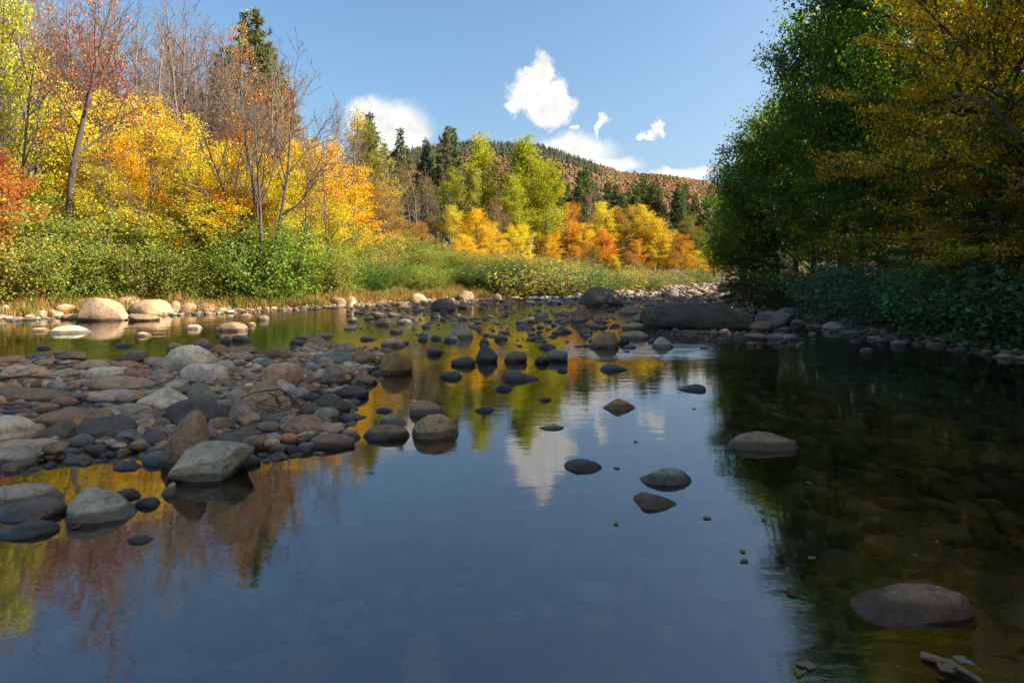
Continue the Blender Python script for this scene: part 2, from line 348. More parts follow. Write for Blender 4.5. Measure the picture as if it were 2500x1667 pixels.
wx = np.unique(np.concatenate([np.arange(-20, 14, 0.3), -20 - np.geomspace(0.4, 60, 14), 14 + np.geomspace(0.4, 120, 18)]))
wy = np.unique(np.concatenate([np.arange(-1, 40, 0.3), 40 + np.geomspace(0.3, 90, 60), -1 - np.geomspace(0.5, 40, 12)]))
x, y, q = grid(None, wx, wy)
rip = np.interp(y, [0, 4, 8.5, 10.5, 12, 15, 20, 40, 90], [0.014, 0.015, 0.02, 0.035, 0.11, 0.08, 0.13, 0.34, 0.5]) * (1 + 0.5 * hnoise(x, y, 0.8, 12))
rip = rip + 0.12 * np.exp(-((x - 1.75) / 0.5) ** 2 - ((y - 2.6) / 0.45) ** 2)
left_ch = np.clip((-x - 6) / 4, 0, 1) * np.clip((y - 10) / 2, 0, 1); rip = rip * (1 - 0.55 * left_ch)
me = make_mesh('river', np.stack([x, y, zw(y) + 0.012 * hnoise(x, y, 5, 14) * np.clip((y - 12) / 6, 0, 1)], 1), [q], mat=M_water, attrs={'ripple': np.clip(rip, 0.006, 1)})
tag(obj('river', me), kind='structure')

# mountain and its far wood
def mountain_h(x, y):
    px = CX + F * x / np.maximum(y, 1)                # ridge as it stands against the sky
    crest = np.interp(px, [300, 700, 1000, 1150, 1260, 1350, 1440, 1520, 1650, 1800, 2100, 2600], [560, 440, 366, 343, 346, 359, 392, 419, 434, 456, 512, 600])
    top = CAMH + (HZ - crest) / F * 1000
    t = np.clip((y - 260) / 740, 0, 1); back = np.clip((y - 1000) / 700, 0, 1)
    prof = t ** 1.15 * (1 - 0.65 * back)
    return top * prof + 6 * hnoise(x, y, 0.012, 21) * t + 3 * hnoise(x, y, 0.05, 22) * t - 3
mx = np.linspace(-900, 1300, 150); my = np.concatenate([np.linspace(255, 1000, 70), np.linspace(1010, 1700, 25)])
x, y, q = grid(None, mx, my); z = mountain_h(x, y)
me = make_mesh('mountain', np.stack([x, y, z], 1), [q], mat=M_far, color=np.tile([[0.13, 0.075, 0.032]], (len(x), 1)))
tag(obj('mountain', me), kind='structure')
def ico(sub):
    import bmesh
    b = bmesh.new(); bmesh.ops.create_icosphere(b, subdivisions=sub, radius=1.0)
    V = np.array([v.co[:] for v in b.verts]); T = np.array([[v.index for v in f.verts] for f in b.faces]); b.free(); return V, T
TINT = np.array([1.24, 1.12, 0.94])
ICO1, ICO2, ICO3, ICO4 = ico(2), ico(3), ico(4), ico(5)
def sines(V, seed, s, n=6):
    r = np.random.default_rng(seed); v = 0
    for i in range(n):
        k = norm(r.normal(size=3)) * s * r.uniform(0.6, 1.8); v = v + np.sin(V @ k + r.uniform(0, 6.283))
    return v / n
n = 18000
fy = 300 + 720 * rng.random(n) ** 0.75; fx = (rng.uniform(650, 2050, n) - CX) / F * fy
fz = mountain_h(fx, fy); frac = np.clip((fy - 300) / 700, 0, 1)
conif = rng.random(n) < np.where((frac > 0.78) & (fx < 130), 0.9, np.where(frac < 0.2, 0.3, 0.03))
R = np.where(conif, rng.uniform(1.2, 2.0, n), rng.uniform(1.3, 3.4, n)); H = np.where(conif, R * rng.uniform(2.0, 3.2, n), R * rng.uniform(0.5, 1.0, n))
pal = np.array([(0.17, 0.075, 0.03), (0.15, 0.07, 0.03), (0.14, 0.085, 0.032), (0.13, 0.075, 0.03), (0.11, 0.085, 0.035), (0.07, 0.075, 0.035)])
col = np.where(conif[:, None], np.array([[0.045, 0.055, 0.035]]) * rng.uniform(0.8, 1.5, (n, 1)), pal[np.clip((3 + 3.2 * hnoise(fx, fy, 0.03, 61) + rng.normal(0, 1.5, n)).astype(int), 0, 5)] * rng.uniform(0.7, 1.3, (n, 1)))
bv, bt = ico(1); nv = len(bv)
lump = np.stack([1 + 0.35 * sines(bv, s, 3.5) for s in range(12)])[rng.integers(0, 12, n)]
cone = np.where(conif[:, None], np.clip(0.62 - 0.55 * bv[None, :, 2], 0.05, 1.2), 1.0)
V = bv[None] * lump[..., None] * np.stack([R, R, H], 1)[:, None]; V[..., :2] *= cone[..., None]
V += np.stack([fx, fy, fz + H * np.where(conif, 0.75, 0.25)], 1)[:, None]
me = make_mesh('mountain_forest', V.reshape(-1, 3), [(bt[None] + (np.arange(n) * nv)[:, None, None]).reshape(-1, 3)], mat=M_far, color=np.repeat(col, nv, 0))
tag(obj('mountain_forest', me), 'rust and orange autumn forest covering the far mountain', 'forest', kind='stuff')

# ------------------------------------------------------------------ stones
TONES = {'g': (0.26, 0.245, 0.225), 'b': (0.20, 0.15, 0.105), 't': (0.34, 0.26, 0.175), 'd': (0.095, 0.090, 0.086), 'u': (0.16, 0.175, 0.185), 'r': (0.25, 0.15, 0.11), 'p': (0.40, 0.37, 0.33), 'o': (0.30, 0.17, 0.075)}
TWORD = {'g': 'grey', 'b': 'brown', 't': 'tan', 'd': 'dark', 'u': 'blue-grey', 'r': 'reddish', 'p': 'pale', 'o': 'rusty'}
SWORD = {'r': 'rounded', 'f': 'flat', 'a': 'angular', 'p': 'peaked', 'w': 'tapered', 'l': 'long rounded', 'v': 'tapered', 't': 'upright'}
ZWORD = {'bar': 'on the shaded cobble bar', 'edge': 'at the waterline of the shaded cobble bar', 'bank': 'at the foot of the sunlit shrubby bank', 'chan': 'in the golden side channel behind the bar', 'rap': 'among the riffle stones in midstream',
         'pool': 'standing in the still pool', 'rbank': 'along the shaded shore under the overhanging trees', 'up': 'in the rapids upstream of the dark boulders'}
def stone_shape(kind, seed, big):
    r = np.random.default_rng(seed); V, T = (ICO4 if big else ICO3); V = V.copy()
    e = {'r': 0.92, 'f': 0.85, 'a': 0.74, 'p': 0.95, 'w': 0.92, 'l': 0.82, 'v': 0.92, 't': 0.85}[kind]
    V = np.sign(V) * np.abs(V) ** e; V = V / np.abs(V).max(0)
    x, z = V[:, 0].copy(), V[:, 2].copy()
    if kind == 'p':
        k = np.clip(1 - 0.55 * np.clip(z, 0, 1) ** 0.8, 0.3, 1); V[:, 0] *= k; V[:, 0] += 0.25 * r.uniform(-1, 1) * np.clip(z, 0, 1); V[:, 1] *= k
    if kind == 'w': V[:, 2] *= 0.68 - 0.32 * x; V[:, 1] *= 0.8 - 0.25 * x
    if kind == 'v': V[:, 2] *= 0.68 + 0.32 * x; V[:, 1] *= 0.8 + 0.25 * x
    if kind == 't': V[:, 0] = V[:, 0] * (0.72 - 0.28 * z) + 0.42 * z; V[:, 1] *= 0.85 - 0.15 * z
    ncut = {'a': 10, 'p': 6, 't': 5, 'f': 5}.get(kind, 5)
    for i in range(ncut):
        nrm = norm(r.normal(size=3) * (1, 1, 0.8)); o = r.uniform(0.60, 0.86) if kind in 'apt' else r.uniform(0.72, 0.92)
        d = V @ nrm - o; V = V - np.clip(d, 0, None)[:, None] * nrm * (0.93 if kind == 'a' else 0.72)
    s0 = r.uniform(-50, 50, 3)
    D = V / (np.linalg.norm(V, axis=1, keepdims=True) + 1e-9)
    low = sines(V, seed, 2.2) * (0.13 if kind != 'a' else 0.07) + sines(V, seed + 1, 5.0) * 0.05
    fine = np.array([mnoise.fractal(Vector(v * 3.0 + s0), 0.75, 2.1, 4) for v in V]) * 0.045
    V = V + D * (low + fine)[:, None]
    lo, hi = V.min(0), V.max(0); V = (V - (lo + hi) / 2) / ((hi - lo) / 2)
    return V, T
LABELS_USED = {}
def stone_obj(cx, cy, cz, a, b, c, kind, tone, zone, seed, label=None, tilt=0.0, yaw=0.0, big=False, dry=False):
    V, T = stone_shape(kind, seed, big)
    V = V * (a, b, c)
    cyw, syw = math.cos(yaw), math.sin(yaw); V = V @ np.array([[cyw, syw, 0], [-syw, cyw, 0], [0, 0, 1]])
    ct, st = math.cos(tilt), math.sin(tilt); V = V @ np.array([[ct, 0, -st], [0, 1, 0], [st, 0, ct]])
    wl_ = float(zw(cy)); hgt = V[:, 2] + cz - wl_
    wetv = np.zeros(len(V)) if dry else np.clip(1 - (hgt - 0.01) / 0.075, 0, 1)
    if tone == 'd' and zone not in ('bar', 'bank'): wetv = np.maximum(wetv, 0.15)
    me = make_mesh('stone', V, [T], mat=M_stone, attrs={'wet': wetv})
    r = np.random.default_rng(seed + 99); colr = TINT * np.array(TONES[tone]) * r.uniform(0.82, 1.2) * (1 + r.uniform(-0.06, 0.06, 3))
    w = 2 * a; name = 'boulder' if w > 0.8 else 'river_stone'
    o = obj(name, me, None, (cx, cy, cz), colr)
    size = 'small' if w < 0.22 else ('fist-sized' if w < 0.0 else ('middling' if w < 0.5 else 'large'))
    lab = label or f"{size} {TWORD[tone]} {SWORD[kind]} stone {ZWORD[zone]}"
    tag(o, lab, 'boulder' if w > 0.8 else 'stone', 'stones ' + ZWORD[zone])
    return o
# x0 y0 x1 y1 (pixels of the photograph, the part above water or ground), tone, shape, zone, then a label for the ones that stand out
STONES = """
407 1091 607 1185 g a edge|big angular pale grey block with a flat top, before the upright stone
395 1013 507 1152 b t edge|tall upright leaning brown stone behind the angular grey block
163 1188 346 1285 g w pool|smooth pear-shaped grey boulder, thick at one end, in the golden reflection
-60 1178 140 1248 g l pool|long smooth grey boulder behind the dark rough one in the pool
-30 1218 161 1279 d r pool|rough dark boulder in front of the long smooth grey one
-30 1277 134 1325 d f pool|low wet flat slab barely above the pool beside the pear-shaped boulder
277 1192 343 1218 d f pool|small dark flat stone behind the pear-shaped boulder
332 1214 390 1241 d f pool|small dark flat stone between the pear-shaped boulder and the angular block
391 1181 428 1216 g v pool|small grey egg-like stone leaning at the foot of the angular block
279 1130 344 1151 d f pool
314 1308 383 1331 d f pool|half-drowned dark stone breaking the surface in front of the pear-shaped boulder
-40 1022 82 1080 p r edge|big pale rounded boulder with a hollow at the bar's waterline
-30 1082 89 1124 g r edge|smooth grey boulder below the pale hollowed one
21 1120 55 1133 d r edge
96 1000 268 1045 b l bar|long brown loaf-shaped boulder behind the dark cracked one
191 1020 329 1073 d r edge|dark red-brown rounded boulder crossed by a thin pale vein
105 1034 182 1076 d v edge|dark stone tilted up against the long brown loaf boulder
172 1022 210 1047 o r bar
283 1052 350 1082 u a edge|blue-grey angular stone with pale bands beside the dark veined boulder
386 1047 432 1072 u a edge
204 1088 264 1112 d f edge
262 1079 286 1101 g r edge
316 1079 373 1107 b p edge
145 1098 197 1116 u f edge
404 980 553 1045 d r edge|very big dark rounded boulder behind the upright leaning stone
346 950 467 1007 p p bar|large pale boulder with a ridge, behind the big dark rounded one
459 938 532 990 u w bar|blue-grey slab sloping down beside the pale ridged boulder
591 936 706 1013 t p edge|large peaked tan boulder with dry twigs caught against it
557 978 616 1038 g p edge|grey and ochre stone leaning on the peaked tan boulder
704 949 758 980 g r bar
720 940 781 969 b r bar
769 970 857 1015 d w edge|dark greenish boulder sloping into the golden water
737 995 800 1019 d r edge
811 943 900 975 d r edge|dark brown low boulder sitting in the golden reflection
693 1016 794 1065 r r edge|smooth reddish-brown rounded boulder with a crease
773 1019 811 1047 b r edge
758 1063 866 1097 b l edge|long low brown stone at the tip of the bar
832 1052 880 1076 r w edge
658 1087 706 1110 b r edge
700 1090 733 1109 d w edge
677 1063 731 1091 o r edge
643 1059 689 1088 g r edge
587 1071 651 1101 b l edge
500 1056 631 1093 d v edge|dark slate-like stone with fine lines behind the angular block
570 1109 637 1139 d w edge
744 1055 773 1076 g r edge
404 849 520 910 p r bar|biggest pale grey rounded boulder on top of the bar
444 892 555 939 p l bar|pale grooved boulder in front of the biggest pale one
640 889 740 935 t l bar|large cream and tan boulder with a raised lip in the middle of the bar
781 895 846 943 g a bar|blocky grey-brown boulder near the golden backwater
858 909 918 941 b p edge
647 850 714 883 b r bar|squarish brown boulder beside the side channel
765 861 867 890 u l bar|broad dark blue-green boulder at the back of the bar
852 854 914 887 r p edge|brown boulder with a sloping face behind the rusty sunlit one
212 895 300 927 p r bar|speckled pale rounded boulder in front of two cream ones
210 922 365 958 t l bar|long lumpy tan boulder with dark blotches
222 953 355 990 g l bar|long grey boulder behind the rust-stained one
272 960 349 990 o a bar|rust-stained stone with a dark notch
-20 948 174 985 b l bar|long dark boulder with a pale top lying beside bare sand
128 970 191 998 r r bar|smooth pinkish egg-shaped stone on the sand
38 894 127 927 t p bar|tan humped boulder near the dark stick
2 893 65 918 p r bar
124 903 190 926 g r bar
195 879 270 906 t r bar
268 883 340 908 r r bar
311 904 370 928 r r bar
365 912 421 934 g r bar
138 860 207 884 b r bar
63 864 134 885 d r bar
86 870 119 889 u p bar|small blue-grey triangular stone propped on a dark one
-20 870 65 891 r r bar
128 853 169 870 d r chan
90 841 128 853 d f chan
272 837 325 848 d f chan
469 823 519 849 b r chan
403 836 450 857 b r chan
538 818 569 836 d r chan
565 815 612 833 d f chan
306 853 360 870 d r chan
289 865 350 885 d r bar
352 874 408 897 g l bar
516 843 555 868 r r bar
540 847 626 868 b r bar
555 859 616 885 g r bar
522 881 580 914 g r bar
612 875 673 899 u r bar
528 915 561 939 t r bar
497 928 526 946 g r bar
602 912 639 927 t r bar
555 952 606 981 g r bar
777 873 815 895 p r bar
836 884 863 902 p r bar
170 932 201 948 t r bar
285 986 365 1019 g r bar
325 1012 381 1035 g l bar
365 1024 416 1053 b r edge
53 983 81 998 t r bar
13 986 49 1001 d r bar
0 1004 33 1018 g l bar
74 1027 100 1047 u r bar
184 962 209 977 b p bar
208 731 322 784 t a bank|biggest sunlit tan boulder, pitted and angular, at the shrubby bank
321 733 416 771 t r bank|smooth sunlit tan boulder touching the pitted angular one
281 725 341 750 t r bank|tan boulder peeping out behind the two biggest on the shrubby bank
316 767 387 784 b r bank|low brown stone in front of the smooth tan boulder
136 744 190 767 t r bank
189 746 214 769 g r bank
115 758 153 776 t r bank
88 759 115 776 g r bank
41 764 82 777 t r bank
0 746 25 763 p r bank
151 767 193 780 b f bank
440 741 480 761 t r bank
478 740 538 763 r w bank|reddish-brown boulder sloping to the water by the shrubs
438 731 482 746 t r bank
415 737 440 760 t r bank
561 690 598 725 p p bank|white-faced pointed stone rising out of the bank grass
649 701 677 727 p p bank|pale stone half buried in amber grass on the bank
132 791 226 815 p w chan|bright pale flat-bottomed stone alone in the side channel
73 799 119 810 t f chan
527 782 604 809 t l chan|sunlit tan loaf-shaped stone alone in the side channel
601 786 626 796 t r chan
333 808 371 822 t f chan
455 791 492 804 p f chan
339 797 383 805 r f chan
584 765 618 774 t r chan
626 767 658 782 b r chan
805 727 846 748 b r bank
838 725 873 740 t r bank
965 732 1018 755 t p rap|sunlit tan stone sloping, by the bank's cobbles
1001 718 1040 741 t r bank
1051 731 1113 759 d r rap|black rounded boulder beside sunlit tan cobbles
1118 712 1158 735 t r bank|tan rounded boulder below the black one in the shrubs
1146 676 1201 716 d p bank|shiny black boulder in the grass under the shrubs
1179 705 1200 718 g r bank
1202 718 1225 734 t r bank
1215 730 1257 750 b p rap
1412 705 1529 747 d r up|big dark rounded boulder lying across the white birch log
1389 738 1455 787 b p rap|pyramid-shaped brown boulder in midstream
1349 771 1400 787 b p rap|low brown stone just beside the pyramid boulder
1420 777 1461 798 b p rap
1503 746 1585 768 g l up|low grey stone between the dark rounded boulder and the giant slab
1540 762 1571 786 g p rap
1569 744 1845 807 d l rap|giant long dark slab boulder in midstream
1431 805 1512 849 b r rap|round wet brown boulder with a scraped side below the riffle
1512 804 1585 829 t l rap|tan loaf-shaped stone behind the round wet boulder
1585 817 1655 851 p p rap|pale cream domed stone with dark cracks at the edge of the still pool
1510 818 1537 841 d r rap
1412 798 1447 818 b r rap
1477 837 1505 850 g r rap
1519 840 1554 851 g r rap
1315 837 1357 852 d r rap
1297 819 1332 831 d r rap
1206 812 1240 831 b r rap
1169 824 1199 842 d r rap
1097 790 1154 826 g r rap|round grey boulder standing clear in the golden riffle
1085 815 1121 834 u r rap
931 821 991 847 t r rap|tan stone mirrored in green-gold water
926 863 1007 915 o r edge|rusty orange-brown round boulder mirrored in the pool
1100 873 1162 894 d l edge
1162 846 1213 885 d p edge|black upright stone in the line of stones damming the pool
1231 859 1288 885 b r edge
1333 857 1386 883 u r edge
1305 871 1340 889 d r edge
1074 904 1130 926 d r pool|dark low stone in the green reflection
1223 901 1315 932 d w pool|dark wedge-shaped stone tapering into the green reflection
1461 887 1535 908 d w pool|dark low stone alone in the brown reflection
1210 938 1252 954 d f pool
1470 971 1562 1005 o p pool|amber-brown stone by the reflection of the small clouds
999 975 1088 1017 b r pool|brown rounded boulder behind the large smooth tan one
1003 1008 1121 1076 t r pool|large smooth rounded tan boulder in the pool with another behind it
892 1037 1000 1076 b l pool|dark-based oval boulder touching the large smooth tan one
928 1013 997 1042 g w pool|grey stone behind the dark-based oval boulder
1378 1125 1468 1158 d r pool|dark dome-shaped stone beside the reflection of the big cloud
1557 1137 1682 1187 g r pool|grey-brown humped stone, the farther of a pair in the pool
1546 1202 1664 1247 b w pool|brown teardrop stone, the nearer of a pair in the pool
1776 1053 1941 1105 b l pool|long brown boulder at the edge of the dark tree reflection
2080 1446 2368 1536 b l pool|broad wet brown boulder with a crack, waves lapping its pale edge
1648 938 1721 957 d v pool|low dark teardrop stone at the edge of the reflected trees
1317 971 1347 981 d f pool
1158 992 1206 1007 d f pool
917 994 959 1007 d f pool
1313 1041 1374 1053 d f pool
1359 896 1386 907 d f pool
1829 786 1890 808 r r rbank
1815 814 1875 830 g r rbank|smooth grey domed stone in dark water below the giant slab
1869 815 1948 831 g f rbank|long flat grey stone in dark water below the giant slab
1840 762 1938 799 u a rbank|glistening wet angular boulder behind the giant slab
1896 751 1980 771 u f rbank|pale blue-grey slab on the gravel shore
1800 691 1912 738 r a rbank|big blocky reddish-brown boulder under the trees
1924 691 1980 724 b r rbank|brown boulder leaning, under the dark branches
1976 717 2085 745 t a rbank|ochre broken boulder half under the shore plants
1622 660 1679 686 d r up|lone dark boulder at the far end of the river
1612 703 1654 723 d r up
1758 716 1793 733 d r up
1712 710 1753 727 d r up
1714 727 1751 738 d f up
2010 787 2072 808 g p rbank|grey pointed stone at the mouth of the dark inlet
2046 773 2095 792 g r rbank
2062 806 2105 820 d r rbank
1873 682 1903 698 g p rbank
2029 762 2109 785 u w rbank
2193 782 2235 808 b p rbank
2174 831 2216 845 u r rbank
2260 816 2308 833 u r rbank
2262 837 2310 850 b w rbank
2099 850 2131 860 g f rbank
2140 827 2170 838 u r rbank
2331 848 2367 859 u f rbank
2398 814 2427 829 r r rbank
2356 815 2392 827 g r rbank
2074 829 2111 837 u f rbank
2396 845 2434 854 b f rbank
2182 760 2220 772 g r rbank
2118 808 2151 820 d r rbank
2113 795 2136 808 g r rbank
1752 801 1787 818 t r rap
1732 806 1756 819 t r rap
1790 808 1814 821 g r rap
1751 683 1812 709 d a up
1340 731 1379 743 u a rap
1115 735 1155 754 b r rap
1050 765 1069 778 d r rap
915 773 970 795 b r rap
968 776 1010 792 g r rap
849 772 880 787 g r chan
746 818 800 844 b r chan
762 810 811 827 b r chan
721 815 752 830 d r chan
708 829 752 841 d f chan
877 820 909 831 d r rap
951 801 984 814 b r rap
1020 820 1045 832 d f rap
1051 817 1081 829 d r rap
1284 798 1307 806 d f rap
1043 852 1079 866 d r edge
1355 799 1389 808 d f rap
1345 805 1374 816 b r rap
2160 1592 2352 1680 b f bed|big amber boulder lying just under the water with bark and leaves on it
"""
HAND = []; seed = 100; STONE_XY = []
for ln in STONES.strip().splitlines():
    head, _, lab = ln.partition('|'); f_ = head.split(); x0, y0, x1, y1 = map(float, f_[:4]); tone, kind, zone = f_[4:7]; seed += 7
    px = (x0 + x1) / 2; w_px = x1 - x0
    sub = zone == 'bed'
    gx, gy, gz = hit(px, y1)
    phi = math.atan2(CAMH - gz, gy); a = w_px / 2 / F * gy; Hv = (y1 - y0) / F * gy
    if sub: zone = 'pool'
    b = min((0.8 if kind not in 'lf' else 0.62) * a, 0.40 * Hv / math.sin(phi))
    a *= (gy + b) / gy; Hv *= (gy + b) / gy
    c = math.sqrt(max((Hv - b * math.sin(phi)) ** 2 - (b * math.sin(phi)) ** 2, (0.25 * Hv) ** 2)) / math.cos(phi)
    dry = zone in ('bar', 'bank') and gz > zw(gy) + 0.03
    lift = 0.30 if (zone in ('bar', 'edge', 'bank', 'rbank', 'chan') and kind in 'rlapt') else 0.12
    c *= 1.08 if zone in ('bar', 'edge', 'bank', 'rbank') else 0.86
    giant = tone == 'd' and zone in ('rap', 'up') and w_px > 55
    if giant: c *= 1.3; lift = 0.1
    if zone in ('pool', 'rap', 'chan', 'up') and kind not in 'at' and not giant: lift = -0.38; a /= math.sqrt(1 - lift * lift); b /= math.sqrt(1 - lift * lift)
    cc = c / (1 + lift); cz = gz + lift * cc
    if kind == 't': cc *= 0.95
    if sub: a, b, cc, cz = 0.33, 0.27, 0.16, -0.185; gy = 2.15; gx = 1.57
    else: gx = (px - CX) / F * (gy + b)
    tilt = random.uniform(-0.10, 0.10)
    stone_obj(gx, gy + b, cz, a * (1.0 if kind != 'p' else 1.08), b, cc, kind, tone, zone, seed, lab or None, tilt, random.uniform(-0.12, 0.12), big=w_px > 130, dry=dry)
    STONE_XY.append((gx, gy + b, a))
N_HAND = len(STONE_XY)

# loose stones scattered by the river: the largest ones are things, the rest is one heap of cobbles
def project(x, y, z): return CX + F * x / y, HZ - F * (z - CAMH) / y
def scatter(n, fx_, sizes):
    out = []
    P = fx_(n)
    g, dl, dr, sb = ground(P[:, 0], P[:, 1], True); w = zw(P[:, 1]); S = sizes(P, dl, dr, sb)
    return np.column_stack([P, np.maximum(g, w - 0.22 * S), S]), dl, dr, sb
def ubox(x0, x1, y0, y1): return lambda n: np.column_stack([rng.uniform(x0, x1, n), rng.uniform(y0, y1, n)])
SC = []
Q, dl, dr, sb = scatter(26000, ubox(-14, -1.2, 4.6, 12.6), lambda P, *a: np.clip(rng.lognormal(-3.1, 0.55, len(P)), 0.015, 0.13))
SC.append(Q[(sb > -0.12)][:6200])
def rapid(n):
    y_ = 12 + 60 * rng.random(n) ** 1.35; px_ = rng.uniform(850, 1990, n); return np.column_stack([(px_ - CX) / F * y_, y_])
Q, dl, dr, sb = scatter(14000, rapid, lambda P, *a: np.clip(rng.lognormal(-2.35, 0.50, len(P)), 0.05, 0.34) * np.clip(0.55 + P[:, 1] / 45, 0.6, 1.5))
dens = np.interp(Q[:, 1], [12, 16, 22, 27, 34, 60], [0.04, 0.11, 0.32, 0.6, 0.85, 0.95]) * np.clip(0.75 + 1.1 * hnoise(Q[:, 0], Q[:, 1], 0.5, 31), 0.05, 1.6)
keep = (dl < 0.3) & (dr < 0.3) & (rng.random(len(Q)) < dens); SC.append(Q[keep][:5600])
tt = rng.random(12000)
def bankstrip(L, side, i0, i1, lo, hi):
    def f_(n):
        seg = rng.integers(i0, i1, n); t = rng.random(n)[:, None]; a, b = L[seg], L[seg + 1]; d = norm(b - a)
        nrm = np.stack([-d[:, 1], d[:, 0]], 1) * side; return a + (b - a) * t + nrm * rng.uniform(lo, hi, n)[:, None]
    return f_
Q, *_ = scatter(2400, bankstrip(LB, 1, 2, 7, -1.0, 0.5), lambda P, *a: np.clip(rng.lognormal(-2.5, 0.5, len(P)), 0.04, 0.22)); SC.append(Q)
Q, *_ = scatter(1900, bankstrip(RB, -1, 3, 8, -0.8, 0.7), lambda P, *a: np.clip(rng.lognormal(-2.7, 0.5, len(P)), 0.03, 0.18)); SC.append(Q)
Q, *_ = scatter(900, lambda n: np.column_stack([rng.normal(BUMPS[0][0] + 0.2, 0.8, n), rng.normal(BUMPS[0][1], 0.8, n)]), lambda P, *a: rng.uniform(0.015, 0.045, len(P))); SC.append(Q)
ALL = np.concatenate(SC); ALL = ALL[ALL[:, 1] > 1.5]
hs = np.array(STONE_XY); dmin = np.full(len(ALL), 1e9)
for hx, hy, ha in STONE_XY: dmin = np.minimum(dmin, np.hypot(ALL[:, 0] - hx, ALL[:, 1] - hy) - ha * 0.80)
ALL = ALL[dmin > 0]
poolmask = (ALL[:, 1] < 11.0) & (ALL[:, 0] > -1.6); ALL = ALL[~poolmask]
pxx, pyy = project(ALL[:, 0], ALL[:, 1], ALL[:, 2]); vis = (pxx > 0) & (pxx < 2500) & (pyy > 600)
proj_size = np.where(vis, ALL[:, 3] / ALL[:, 1], 0); order = np.argsort(-proj_size)
n_extra = 296 - N_HAND; bigs, rest = order[:n_extra], order[n_extra:]
tk = list('gbtdrup')
for i in bigs:
    X_, Y_, Z_, S_ = ALL[i]; seed += 7
    zone = 'rap' if 12.2 < Y_ < 27 else ('up' if Y_ >= 27 else 'bar')
    if sdist(np.array([[X_, Y_]]), LB)[0] > -0.9: zone = 'bank'
    if -sdist(np.array([[X_, Y_]]), RB)[0] > -0.9: zone = 'rbank'
    stone_obj(X_, Y_, Z_ + 0.15 * S_, S_, S_ * random.uniform(0.65, 0.95), S_ * random.uniform(0.45, 0.7), random.choice('rrrlf'), random.choice('gbbtdu'), zone, seed, None, random.uniform(-0.2, 0.2), random.uniform(-0.8, 0.8))
PAL = TINT * np.array([TONES[k] for k in 'ggbbtduprt'])
def stone_heap(name, Q, label, flat=(0.42, 0.72), pal=PAL, sink=0.1, fine=0.0055):
    sz = Q[:, 3] / np.maximum(Q[:, 1], 1); VV, TT, CC, nn = [], [], [], 0
    for (bv, bt), Q in ((ICO1, Q[sz >= fine]), (ico(1), Q[sz < fine])):
        n = len(Q); r = np.random.default_rng(n + 1); nv = len(bv); shapes = []
        for s in range(24):
            v = np.sign(bv) * np.abs(bv) ** 0.9; v = v + v * (0.18 * sines(bv, 500 + s, 2.2))[:, None]
            for c in range(3):
                nr = norm(r.normal(size=3)); v = v - np.clip(v @ nr - 0.72, 0, None)[:, None] * nr
            shapes.append(v)
        V = np.array(shapes)[r.integers(0, 24, n)]
        V = V * np.stack([Q[:, 3], Q[:, 3] * r.uniform(0.6, 0.95, n), Q[:, 3] * r.uniform(*flat, n)], 1)[:, None]
        th = r.uniform(0, 6.283, n); c, s = np.cos(th)[:, None], np.sin(th)[:, None]
        x, y = V[..., 0] * c - V[..., 1] * s, V[..., 0] * s + V[..., 1] * c; ti = r.normal(0, 0.15, n)[:, None]
        V = np.stack([x, y, V[..., 2] + x * ti], -1) + np.stack([Q[:, 0], Q[:, 1], Q[:, 2] + sink * Q[:, 3]], 1)[:, None]
        VV.append(V.reshape(-1, 3)); TT.append((bt[None] + (np.arange(n) * nv)[:, None, None]).reshape(-1, 3) + nn); nn += n * nv
        CC.append(np.repeat(pal[r.integers(0, len(pal), n)] * r.uniform(0.7, 1.25, (n, 1)), nv, 0))
    flatV = np.concatenate(VV)
    wet = np.clip(1 - (flatV[:, 2] - zw(flatV[:, 1]) - 0.005) / 0.06, 0, 1); wet = np.where((flatV[:, 1] > 13) & (flatV[:, 0] > -6), np.maximum(wet, 0.30), wet)
    if 'bed' in name: wet = wet * 0.3
    me = make_mesh(name, flatV, [np.concatenate(TT)], mat=M_cobble, color=np.concatenate(CC), attrs={'wet': wet})
    return tag(obj(name, me), label, 'cobbles', kind='stuff')
stone_heap('cobbles', ALL[rest], 'mixed grey and brown cobbles strewn over the bar and along the shores')
Qb = np.column_stack([rng.uniform(-5, 9.5, 5200), 0.8 + 11.5 * rng.random(5200) ** 1.5]); Qb[:, 0] = np.where(np.abs(Qb[:, 0]) > Qb[:, 1] * 0.95 + 0.4, Qb[:, 0] * 0.3, Qb[:, 0])
Qb = np.concatenate([Qb, np.column_stack([rng.uniform(-1, 1, 500) * 2.6, rng.uniform(1.9, 4.2, 500)])]); Sb = np.clip(rng.lognormal(-2.55, 0.55, len(Qb)), 0.03, 0.20)
Qb = np.column_stack([Qb, ground(Qb[:, 0], Qb[:, 1]), Sb]); Qb = Qb[Qb[:, 2] + Qb[:, 3] * 0.6 < -0.04]
stone_heap('riverbed_cobbles', Qb, 'brown and olive cobbles lying on the bed of the still pool under water', (0.35, 0.6), np.array([(0.40, 0.30, 0.17), (0.20, 0.16, 0.09), (0.46, 0.38, 0.25), (0.16, 0.13, 0.09), (0.52, 0.46, 0.34)]), fine=0.016)

